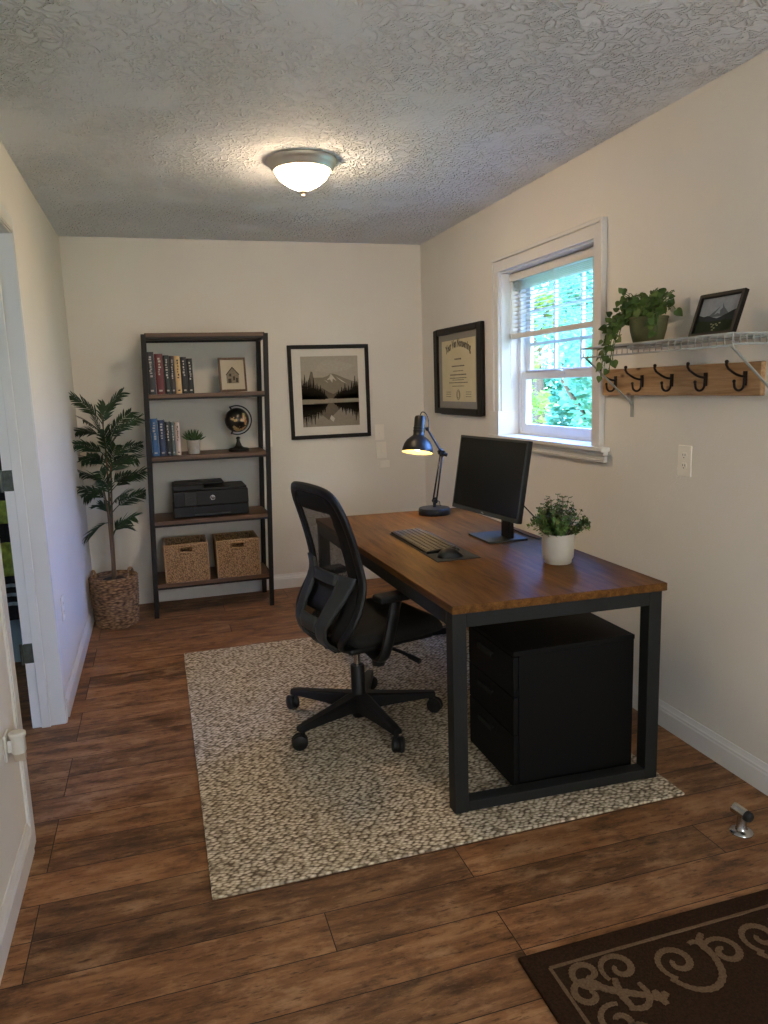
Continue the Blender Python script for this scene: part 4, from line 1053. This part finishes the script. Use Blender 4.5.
FR = [((205,170),(88,48),0,-.02), ((207,160),(277,42),0,.0), ((210,230),(88,182),0,.05), ((215,250),(345,140),0,-.03), ((222,300),(78,228),0,-.06), ((225,320),(352,245),0,.06),
      ((228,420),(68,345),0,.04), ((232,440),(365,345),0,-.05), ((230,480),(95,395),0,-.09), ((240,520),(372,440),0,.07), ((238,560),(140,585),0,-.05), ((245,600),(330,520),0,-.07), ((245,610),(295,565),0,.05),
      ((215,260),(150,90),0,.09), ((222,300),(270,190),0,-.10), ((226,350),(150,270),0,-.12), ((228,380),(300,300),0,.1), ((232,450),(170,370),0,.1), ((236,500),(300,420),0,-.12), ((212,230),(120,140),0,.12), ((216,250),(310,120),0,.1), ((224,330),(110,300),0,.12), ((226,340),(340,290),0,-.1), ((230,420),(330,370),0,.12), ((231,430),(120,440),0,.06), ((236,470),(200,330),0,-.13), ((228,400),(250,250),0,.12), ((220,300),(215,180),0,-.08), ((208,190),(215,90),0,.02), ((240,540),(195,470),0,-.02)]
for i, (b, t, _, dy) in enumerate(FR):
    bx_, bz_ = pz(50+b[0]/3.94, 380+b[1]/3.94); tx_, tz_ = pz(50+t[0]/3.94, 380+t[1]/3.94)
    tx_ = max(tx_, XL+.035)
    frond((bx_, qy+dy*.15, bz_), (tx_, qy+dy*1.3, tz_-.02), sag=.016, seed=i, npair=13)

# ------------------------------------------------------------------ wall pictures
G = {k: mat('print_'+k, c, .9, var=.06, vscale=60, spec=.05) for k, c in dict(sky='#a59d8d', cloud='#aaa292', mount='#7f7768', snow='#b8b0a1', far='#5f584c', trees='#26221c', shore='#8f8675', water='#8c8475', wref='#696153', spire='#6d6557').items()}
yp_ = YB
lp = thing('framed_landscape', (1.21, YB, 1.41), 'large black framed grey mountain lake print on the back wall', 'picture')
ax0, ax1, az0, az1 = .916, 1.505, 1.082, 1.742
def BW(d, u, v): return Vector((u, YB-d, v))
mb = MB()
def fr4(mb, x0, x1, z0, z1, w, d0, d1, fn):
    mb.box((d0, x0, z0), (d1, x0+w, z1), fn=fn); mb.box((d0, x1-w, z0), (d1, x1, z1), fn=fn); mb.box((d0, x0+w, z0), (d1, x1-w, z0+w), fn=fn); mb.box((d0, x0+w, z1-w), (d1, x1-w, z1), fn=fn)
fr4(mb, ax0, ax1, az0, az1, .026, .002, .026, BW); mb.build('frame', M['blackwood'], lp, bevel=.002)
mb = MB(); mb.box((.004, ax0+.02, az0+.02), (.012, ax1-.02, az1-.02), fn=BW); mb.build('mat_board', M['matboard'], lp)
ox, oz, W_, H_ = 1.006, 1.167, .418, .497   # picture opening
mb = MB(); LAY = [0]
keys = list(G.keys())
def art(poly, key, lvl):
    mb.prism([(ox+min(1, max(0, u))*W_, oz+min(1, max(0, v))*H_) for u, v in poly], lambda u, v, d: BW(d, u, v), .0121, .0124+.00025*lvl, keys.index(key))
art([(0, 0), (1, 0), (1, 1), (0, 1)], 'sky', 0)
art([(.25, .80), (.5, .76), (.8, .80), (.95, .86), (.7, .92), (.45, .95), (.3, .88)], 'cloud', 1)
art([(0, .37), (1, .37), (1, .62), (.88, .645), (.75, .685), (.62, .735), (.52, .755), (.46, .72), (.38, .70), (.22, .70), (0, .60)], 'mount', 2)
for q in ([(.52, .75), (.49, .70), (.44, .66), (.50, .67), (.54, .62), (.55, .68), (.62, .64), (.57, .70)], [(.60, .71), (.70, .64), (.80, .60), (.68, .67)], [(.40, .66), (.47, .62), (.44, .65)]): art(q, 'snow', 3)
art([(.10, .60), (.17, .79), (.20, .78), (.23, .62), (.20, .55), (.12, .55)], 'spire', 3)
art([(.30, .37), (.72, .37), (.72, .50), (.62, .49), (.55, .46), (.45, .50), (.36, .55), (.30, .54)], 'far', 4)
art([(0, .30), (1, .30), (1, .385), (.7, .395), (.5, .40), (.3, .385), (0, .40)], 'shore', 5)
art([(0, 0), (1, 0), (1, .335), (.62, .36), (.42, .345), (0, .325)], 'water', 6)
art([(.20, .335), (.78, .335), (.62, .22), (.50, .13), (.45, .09), (.36, .15), (.28, .22)], 'wref', 7)
art([(.47, .11), (.50, .16), (.56, .11), (.53, .06)], 'snow', 8)
def conifers(xs, base, hs, lvl, flip=1):
    for x_, h_ in zip(xs, hs):
        n = 5; L_ = []; R_ = []
        for k in range(n):
            t0, t1 = k/n, (k+1)/n; w = .042*(1-t0)
            L_ += [(x_-w, base+flip*h_*t0), (x_-w*.45, base+flip*h_*t1)]; R_ += [(x_+w, base+flip*h_*t0), (x_+w*.45, base+flip*h_*t1)]
        poly = L_+[(x_, base+flip*h_*1.04)]+R_[::-1]
        art(poly if flip < 0 else poly[::-1], 'trees', lvl)
lx = [.0, .03, .06, .09, .12, .15, .18, .21, .24, .27, .30, .33, .36, .39, .42]; lh = [.29, .27, .34, .26, .27, .30, .22, .30, .20, .22, .18, .19, .12, .13, .05]
rx = [.58, .61, .64, .67, .70, .73, .76, .79, .82, .85, .88, .91, .94, .97, 1.0]; rh = [.04, .07, .12, .10, .16, .14, .21, .15, .18, .16, .23, .21, .31, .24, .27]
conifers(lx, .395, lh, 9); conifers(rx, .395, rh, 9)
conifers(lx, .325, [h*.95 for h in lh], 9, -1); conifers(rx, .335, [h*.85 for h in rh], 9, -1)
art([(0, .40), (.40, .385), (.40, .40), (.0, .46)], 'trees', 9); art([(.6, .39), (1, .39), (1, .46), (.62, .40)], 'trees', 9)
mb.build('print', [G[k] for k in keys], lp)

# diploma on the right wall
dpz0, dpz1, dpy0, dpy1 = 1.238, 1.806, 4.190, 4.995
dp = thing('framed_diploma', (XR, 4.61, 1.52), 'black framed cream certificate on the right wall left of the window', 'certificate')
def RW(d, u, v): return Vector((XR-d, u, v))
mb = MB(); 
# frame members: sides look wider than the head
mb.box((.002, dpy0, dpz0), (.030, dpy0+.068, dpz1), fn=RW); mb.box((.002, dpy1-.068, dpz0), (.030, dpy1, dpz1), fn=RW); mb.box((.002, dpy0+.068, dpz0), (.030, dpy1-.068, dpz0+.040), fn=RW); mb.box((.002, dpy0+.068, dpz1-.040), (.030, dpy1-.068, dpz1), fn=RW)
mb.build('frame', M['blackwood'], dp, bevel=.006)
mb = MB(); mb.box((.004, dpy0+.06, dpz0+.035), (.012, dpy1-.06, dpz1-.035), fn=RW); mb.build('mat_board', M['greymat'], dp)
cy0, cy1, cz0_, cz1_ = dpy0+.118, dpy1-.125, dpz0+.085, dpz1-.082
mb = MB(); mb.box((.0121, cy0, cz0_), (.0132, cy1, cz1_), fn=RW); pa = mb.build('certificate_sheet', M['parchment'], dp)
mb = MB(); ym = (cy0+cy1)/2; Wd = cy1-cy0; Hd = cz1_-cz0_
vs, fs = text_mesh('Your Ven Nonseming', .052, .0002, .0022)
wmax = max(abs(v.x) for v in vs)
q = []
for v in vs:
    u = v.x/wmax*.38*Wd; q.append(RW(.0134+v.z, ym-u, cz0_+Hd*.775+v.y*1.35+.045*(1-(u/(.38*Wd))**2)))
mb.add(q, fs)
rnd = random.Random(4)
def line(v, w, h=.006, uc=.0):
    u = -w/2
    while u < w/2:
        l = rnd.uniform(.012, .04); e = min(u+l, w/2); mb.box((.0131, ym-uc*Wd-e*Wd/1., cz0_+v*Hd), (.0136, ym-uc*Wd-u*Wd, cz0_+v*Hd+h), fn=RW); u = e+.008
for v, w, h in ((.675, .20, .010), (.565, .38, .008), (.49, .30, .005), (.425, .48, .008), (.375, .50, .006), (.345, .34, .005), (.30, .55, .006), (.245, .36, .005)): line(v, w, h)
for uc in (-.30, .30):
    for v in (.15, .115, .075): line(v, .15, .004, uc)
ring = [(ym+math.cos(a)*.028, cz0_+.11*Hd+math.sin(a)*.032) for a in [2*PI*i/24 for i in range(24)]]
mb.tube([RW(.0135, *p) for p in ring], .0018, 5, closed=True); mb.tube([RW(.0135, ym+(p[0]-ym)*.6, cz0_+.11*Hd+(p[1]-cz0_-.11*Hd)*.7) for p in ring], .0014, 5, closed=True)
mb.build('lettering', M['ink'], pa)

# ------------------------------------------------------------------ wire shelf and hooks on the right wall
sy0, sy1, sxf = 1.905, 2.735, 1.70; szt = 1.560
ws = thing('wire_shelf', (XR-.1, 2.32, 1.54), 'grey wire wall shelf above the wooden coat rack', 'shelf')
mb = MB(); nw = 25
for i in range(nw+1):
    y = sy0+(sy1-sy0)*i/nw; mb.tube([(XR-.004, y, szt), (sxf, y, szt), (sxf-.002, y, szt-.032)], .0022, 6)
for xx in (XR-.006, XR-.115): mb.tube([(xx, sy0-.004, szt-.004), (xx, sy1+.004, szt-.004)], .003, 8)
mb.build('wire_deck', M['wire'], ws)
mb = MB(); mb.tube([(sxf-.003, sy0-.006, szt+.002), (sxf-.003, sy1+.006, szt+.002)], .0036, 8); mb.tube([(sxf-.004, sy0-.006, szt-.034), (sxf-.004, sy1+.006, szt-.034)], .0036, 8)
mb.tube([(sxf-.003, sy0-.002, szt+.002), (XR-.004, sy0-.002, szt+.002)], .0036, 8); mb.tube([(sxf-.003, sy0-.002, szt-.030), (XR-.004, sy0-.002, szt-.030)], .0036, 8)
for i in range(9): mb.tube([(sxf+(XR-sxf)*i/9, sy0-.002, szt+.002), (sxf+(XR-sxf)*i/9, sy0-.002, szt-.030)], .0022, 6)
mb.build('front_lip', M['wire'], ws)
for y in (sy1-.012, sy0+.006):
    mb = MB(); mb.tube([(sxf, y, szt-.034), (XR-.012, y, 1.338)], .0062, 8, flat=.6); mb.tube([(XR-.012, y, 1.338), (XR-.004, y, 1.325)], .006, 8)
    mb.box((XR-.004, y-.010, 1.275), (XR-.0005, y+.010, 1.372)); mb.lathe([(0, 0), (.004, 0), (.003, .002), (0, .0025)], (XR-.004, y, 1.295), 10, M=Matrix.Rotation(-PI/2, 3, 'Y')); mb.build('bracket', M['wire'], ws)

cb = thing('coat_rack', (XR-.01, 2.46, 1.42), 'knotty pine board with black coat hooks below the wire shelf', 'coat rack')
mb = MB(); mb.box((XR-.022, 2.005, 1.366), (XR-.0005, 2.912, 1.478)); mb.build('board', M['pine'], cb, bevel=.003)
hx = XR-.022
for y in (2.815, 2.632, 2.447, 2.262, 2.072):
    mb = MB(); zc = 1.418
    up = bez((hx-.002, y, zc+.012), (hx-.035, y, zc+.014), (hx-.05, y, zc+.026), (hx-.072, y, zc+.040), 12)+[Vector((hx-.080, y, zc+.052)), Vector((hx-.079, y, zc+.062))]
    mb.tube(up, [.0045]*9+[.0042]*4+[.0045, .006], 10); mb.sphere((hx-.079, y, zc+.063), .0068, 12)
    lo = [Vector((hx-.004, y, zc+.016)), Vector((hx-.005, y, zc-.010))]+arc((hx-.025, y, zc-.014), .0195, 0, -PI, 12)[1:]+[Vector((hx-.046, y, zc-.004))]
    mb.tube(lo, .0044, 10); mb.sphere((hx-.046, y, zc-.002), .0062, 12)
    mb.box((hx-.003, y-.0085, zc-.018), (hx+.0005, y+.0085, zc+.030)); mb.build('hook', M['iron'], cb)

# potted ivy on the wire shelf
vx, vy, vz = 1.812, 2.47, szt+.0028
iv = thing('potted_ivy', (vx, vy, vz), 'trailing ivy in an olive clay pot on the wire shelf', 'potted plant')
mb = MB(); mb.lathe([(0, vz), (.050, vz), (.054, vz+.004), (.066, vz+.050), (.071, vz+.092), (.074, vz+.094), (.074, vz+.100), (.067, vz+.100), (.064, vz+.085), (0, vz+.083)], (vx, vy, 0), 36); mb.build('pot', M['olivepot'], iv)
mb = MB(); mb.lathe([(.065, vz+.084), (.03, vz+.090), (0, vz+.091)], (vx, vy, 0), 20); mb.build('soil', M['soil'], iv)
rnd = random.Random(11); ml = MB(); ml.open = True; mv = MB()
def ivy_leaf(p, dr, size):
    dr = Vector(dr).normalized(); nrm = Vector((rnd.gauss(-.7, .35), rnd.gauss(-.5, .4), rnd.gauss(.5, .35))).normalized()
    sd = dr.cross(nrm).normalized(); nn = sd.cross(dr)
    out = [(0, 0), (-.12, .22), (.02, .46), (.25, .52), (.50, .42), (.78, .20), (1, 0), (.78, -.20), (.50, -.42), (.25, -.52), (.02, -.46), (-.12, -.22)]
    q = [p+dr*a*size+sd*b*size+nn*(abs(b)*.25-.05*a)*size for a, b in out]; m_ = p+dr*.35*size
    ml.add(q+[m_], [(12, i, (i+1) % 12) for i in range(12)], 0, True)
def vine(pts, n, size, r=.0016):
    mv.tube(pts, r, 5)
    for k in range(n):
        t = (k+.5)/n*(len(pts)-1); i = min(len(pts)-2, int(t)); p = pts[i].lerp(pts[i+1], t-i)
        d = Vector((rnd.gauss(-.5, .5), rnd.gauss(0, .6), rnd.gauss(-.3, .5))); q = p+d.normalized()*size*.5
        mv.tube([p, q], .0009, 4); ivy_leaf(q, d, size*rnd.uniform(.75, 1.2))
top = Vector((vx, vy, vz+.088))
for i in range(40):
    a = rnd.uniform(0, 2*PI); R_ = rnd.uniform(.05, .12); e = top+Vector((math.cos(a)*R_*.8, math.sin(a)*R_*1.1, rnd.uniform(.02, .10)))
    vine(bez(top+Vector((math.cos(a)*.03, math.sin(a)*.03, 0)), top+Vector((math.cos(a)*.03, math.sin(a)*.03, .06)), e+Vector((0, 0, .03)), e, 8), 4, .028)
for (dx, dy, dz, sg) in ((-.05, .16, .015, 0), (-.07, .15, -.06, 0), (-.10, .13, -.12, 0), (-.125, .10, -.18, 0), (-.115, .14, -.14, 0), (-.11, .055, -.03, 0), (-.09, .12, -.02, 0), (-.06, -.11, -.02, 0), (-.05, -.12, -.05, 0), (-.1, -.05, .02, 0), (-.13, .115, -.215, 0), (-.12, .07, -.10, 0), (-.125, .045, -.15, 0), (-.128, .06, -.19, 0), (-.12, .085, -.06, 0), (-.11, .03, -.07, 0)):
    e = top+Vector((dx, dy, dz)); s0 = top+Vector((dx*.3, dy*.3, .0))
    vine(bez(s0, s0+Vector((dx*.4, dy*.5, .07)), e+Vector((-dx*.05, -dy*.05, max(.02, -dz*.6))), e, 12), 8, .027)
mv.build('stems', M['ivy'], iv); ml.build('leaves', M['ivy'], iv)

# mountain picture leaning on the wire shelf
zf = szt+.003
mp_ = thing('picture_frame', (1.78, 2.09, zf), 'black framed mountain photograph leaning on the wire shelf', 'picture')
A0 = Vector((1.785, 2.197, zf)); leanx = .048; hh = .148; wy = .208
up_ = Vector((leanx, 0, math.sqrt(hh*hh-leanx*leanx))).normalized(); ou = Vector((-up_.z, 0, up_.x))
def MP(d, u, v): return A0+Vector((0, -u, 0))+up_*v+ou*d
mb = MB()
for a, b in (((0, 0, 0), (.016, .012, hh)), ((0, wy-.012, 0), (.016, wy, hh)), ((0, .012, 0), (.016, wy-.012, .012)), ((0, .012, hh-.012), (.016, wy-.012, hh))): mb.box(a, b, fn=MP)
mb.build('frame', M['blackwood'], mp_, bevel=.0015)
MG = {k: mat('photo_'+k, c, .9, var=.08, vscale=70, spec=.05) for k, c in dict(sky='#8d9093', peak='#5e6266', snow='#8e9398', ridge='#34373a', meadow='#2d3327', flower='#8a8a6a').items()}
mk = list(MG.keys()); mb = MB()
def mart(poly, key, l): mb.prism([(.012+u*(wy-.024), .012+v*(hh-.024)) for u, v in poly], lambda u, v, d: MP(d, u, v), .003, .0052+.0002*l, mk.index(key))
mart([(0, 0), (1, 0), (1, 1), (0, 1)], 'sky', 0)
mart([(.22, .45), (.80, .45), (.72, .56), (.62, .68), (.55, .80), (.50, .72), (.40, .62), (.30, .52)], 'peak', 1)
mart([(.40, .5), (.44, .60), (.50, .70), (.55, .79), (.57, .68), (.52, .62), (.54, .52), (.47, .55)], 'snow', 2)
mart([(0, .2), (1, .2), (1, .62), (.92, .60), (.82, .56), (.72, .5), (.6, .44), (.5, .40), (.38, .44), (.25, .50), (.15, .48), (0, .54)], 'ridge', 3)
mart([(0, 0), (1, 0), (1, .30), (.7, .34), (.3, .33), (0, .38)], 'meadow', 4)
for u, v in ((.40, .25), (.46, .22), (.44, .17), (.52, .24), (.50, .13), (.56, .20), (.61, .26), (.47, .08)): mart([(u-.022, v-.012), (u+.022, v-.014), (u+.026, v+.014), (u-.018, v+.016)], 'flower', 5)
mb.build('print', [MG[k] for k in mk], mp_)

# ------------------------------------------------------------------ switch plates and outlets
def plate(name, c, ux, n, w, h, label, cat, kind, group=None):
    c = Vector(c); ux = Vector(ux); n = Vector(n); f = lambda d, u, v: c+ux*u+n*d+Vector((0, 0, v))
    t = thing(name, tuple(c), label, cat, group=group)
    mb = MB(); mb.box((.0003, -w/2, -h/2), (.006, w/2, h/2), fn=f); mb.build('cover_plate', M['plate'], t, bevel=.002)
    if kind == 'switch':
        mb = MB(); mb.box((.0055, -.006, -.013), (.013, .006, .010), fn=f); mb.build('toggle', M['plate'], t, bevel=.002)
    elif kind == 'outlet':
        for v in (.02, -.02):
            mb = MB(); mb.prism([(math.cos(a)*.0165, max(-.0125, min(.0125, math.sin(a)*.0165))+v) for a in [2*PI*i/24 for i in range(24)]], lambda u, vv, d: f(d, u, vv), .005, .0078); s_ = mb.build('socket', M['plate'], t)
            mb = MB()
            for du in (-.006, .006): mb.box((.0076, du-.0011, v-.001), (.0082, du+.0011, v+.007), fn=f)
            mb.lathe([(0, 0), (.0024, 0), (.0024, .0006), (0, .0006)], tuple(f(.0076, 0, v-.007)), 10, M=n.to_track_quat('Z', 'Y').to_matrix()); mb.build('slot', M['rubber'], s_)
    mb = MB()
    for v in ((0,) if kind == 'outlet' else (h*.32, -h*.32)):
        mb.lathe([(0, 0), (.0028, 0), (.002, .0012), (0, .0014)], tuple(f(.006, 0, v)), 10, M=n.to_track_quat('Z', 'Y').to_matrix())
    mb.build('screw', M['plate'], t)
    return t
plate('light_switch', (1.575, YB, 1.105), (1, 0, 0), (0, -1, 0), .072, .115, 'ivory light switch, upper of two on the back wall', 'switch', 'switch')
plate('light_switch', (1.585, YB, .972), (1, 0, 0), (0, -1, 0), .078, .122, 'ivory light switch, lower of two on the back wall', 'switch', 'switch')
plate('blank_switch_plate', (1.605, YB, .866), (1, 0, 0), (0, -1, 0), .078, .052, 'blank ivory wall plate just below the two light switches', 'wall plate', 'blank')
plate('light_switch', (.742, YB, 1.10), (1, 0, 0), (0, -1, 0), .072, .118, 'ivory light switch behind the right posts of the bookshelf', 'switch', 'switch')
plate('wall_outlet', (XR, 2.382, 1.118), (0, -1, 0), (-1, 0, 0), .074, .118, 'ivory wall outlet on the right wall above the near desk end', 'outlet', 'outlet')
plate('wall_outlet', (XL, 3.71, .45), (0, 1, 0), (1, 0, 0), .072, .115, 'ivory wall outlet low on the left wall past the doorway', 'outlet', 'outlet')

# ------------------------------------------------------------------ jacket glimpsed through the doorway
M['lime'] = mat('lime_cloth', '#8f9a3a', .85, var=.45, vscale=26); M['navycloth'] = mat('black_cloth', '#14161a', .9, var=.2, vscale=40); M['greyband'] = mat('grey_band', '#7f8d96', .85, var=.1)
jk = thing('hanging_jacket', (-.82, 4.27, .6), 'dark jacket with lime panels glimpsed hanging beyond the doorway', 'jacket')
def jsheet(z0, z1, x0, x1, n=10, push=0.):
    return [[Vector((x0+(x1-x0)*j/n, 4.26-.05*math.sin(PI*j/n)-.012*math.sin(j*1.9)-push, z0+(z1-z0)*i/n)) for j in range(n+1)] for i in range(n+1)]
mb = MB(); mb.open = True; mb.sheet(jsheet(.28, 1.22, -.99, -.67)); mb.build('body', M['navycloth'], jk, solid=.02)
mb = MB(); mb.open = True; mb.sheet(jsheet(.52, .70, -.985, -.68, push=.013)); mb.sheet(jsheet(.80, .92, -.985, -.68, push=.013)); mb.build('lime_panel', M['lime'], jk, solid=.004)
mb = MB(); mb.open = True
for z in (.36, .41, .46): mb.sheet(jsheet(z, z+.018, -.985, -.68, push=.013))
mb.build('grey_stripe', M['greyband'], jk, solid=.004)
mb = MB(); mb.tube([(-.83, 4.35, 1.24), (-.83, 4.29, 1.24), (-.83, 4.285, 1.27)], .006, 8); mb.tube(bez((-.95, 4.26, 1.20), (-.88, 4.26, 1.27), (-.78, 4.26, 1.27), (-.70, 4.26, 1.20), 10), .012, 8); mb.build('hanger', M['iron'], jk)

# ------------------------------------------------------------------ world and camera
w = bpy.data.worlds.new('World'); sc.world = w; w.use_nodes = True
wn, wl = w.node_tree.nodes, w.node_tree.links
bg = wn['Background']
tc = wn.new('ShaderNodeTexCoord'); sp = wn.new('ShaderNodeSeparateXYZ'); wl.new(tc.outputs['Generated'], sp.inputs[0])
def wramp(stops):
    rp = wn.new('ShaderNodeValToRGB'); wl.new(sp.outputs[2], rp.inputs[0]); el = rp.color_ramp.elements
    while len(el) < len(stops): el.new(.5)
    for e, (p, c) in zip(el, stops): e.position = p; e.color = (*c, 1)
    return rp.outputs[0]
clear = wramp([(0., (.42, .58, .64)), (.13, (.42, .66, 1.0)), (.30, (.36, .90, 2.7))])
cloudy = wramp([(0., (.62, .60, .54)), (.5, (.66, .68, .70))])
side = wn.new('ShaderNodeMapRange'); wl.new(sp.outputs[1], side.inputs[0])
side.inputs[1].default_value = -.75; side.inputs[2].default_value = -.35
wm = wn.new('ShaderNodeMix'); wm.data_type = 'RGBA'; wl.new(side.outputs[0], wm.inputs[0]); wl.new(cloudy, wm.inputs[6]); wl.new(clear, wm.inputs[7])
wl.new(wm.outputs[2], bg.inputs['Color']); bg.inputs['Strength'].default_value = 18.0

cam = bpy.data.cameras.new('camera'); co = bpy.data.objects.new('camera', cam); COL.objects.link(co)
f, yaw_, pitch, roll, ch = 742.476, .291869083, .167185966, -.0331246103, 1.43610291
cy, sy = math.cos(yaw_), math.sin(yaw_); cp_, sp_ = math.cos(pitch), math.sin(pitch)
fw = Vector((sy*cp_, cy*cp_, -sp_)); r0 = Vector((cy, -sy, 0)); u0 = r0.cross(fw)
r = r0*math.cos(roll)+u0*math.sin(roll); u = -r0*math.sin(roll)+u0*math.cos(roll)
co.matrix_world = Matrix(((r.x, u.x, -fw.x, 0), (r.y, u.y, -fw.y, 0), (r.z, u.z, -fw.z, ch), (0, 0, 0, 1)))
cam.sensor_fit = 'VERTICAL'; cam.sensor_height = 36; cam.lens = f*36/1024; cam.clip_start = .02
sc.camera = co

vs_ = sc.view_settings
sc.display_settings.display_device = 'sRGB'
vs_.view_transform = 'Standard'; vs_.look = 'None'; vs_.gamma = 1; vs_.use_curve_mapping = False; vs_.exposure = 0.2
sc.cycles.use_denoising = True
sc.cycles.max_bounces = 10; sc.cycles.diffuse_bounces = 6; sc.cycles.transparent_max_bounces = 24
sc.cycles.sample_clamp_indirect = 6
sc.cycles.caustics_reflective = False; sc.cycles.caustics_refractive = False
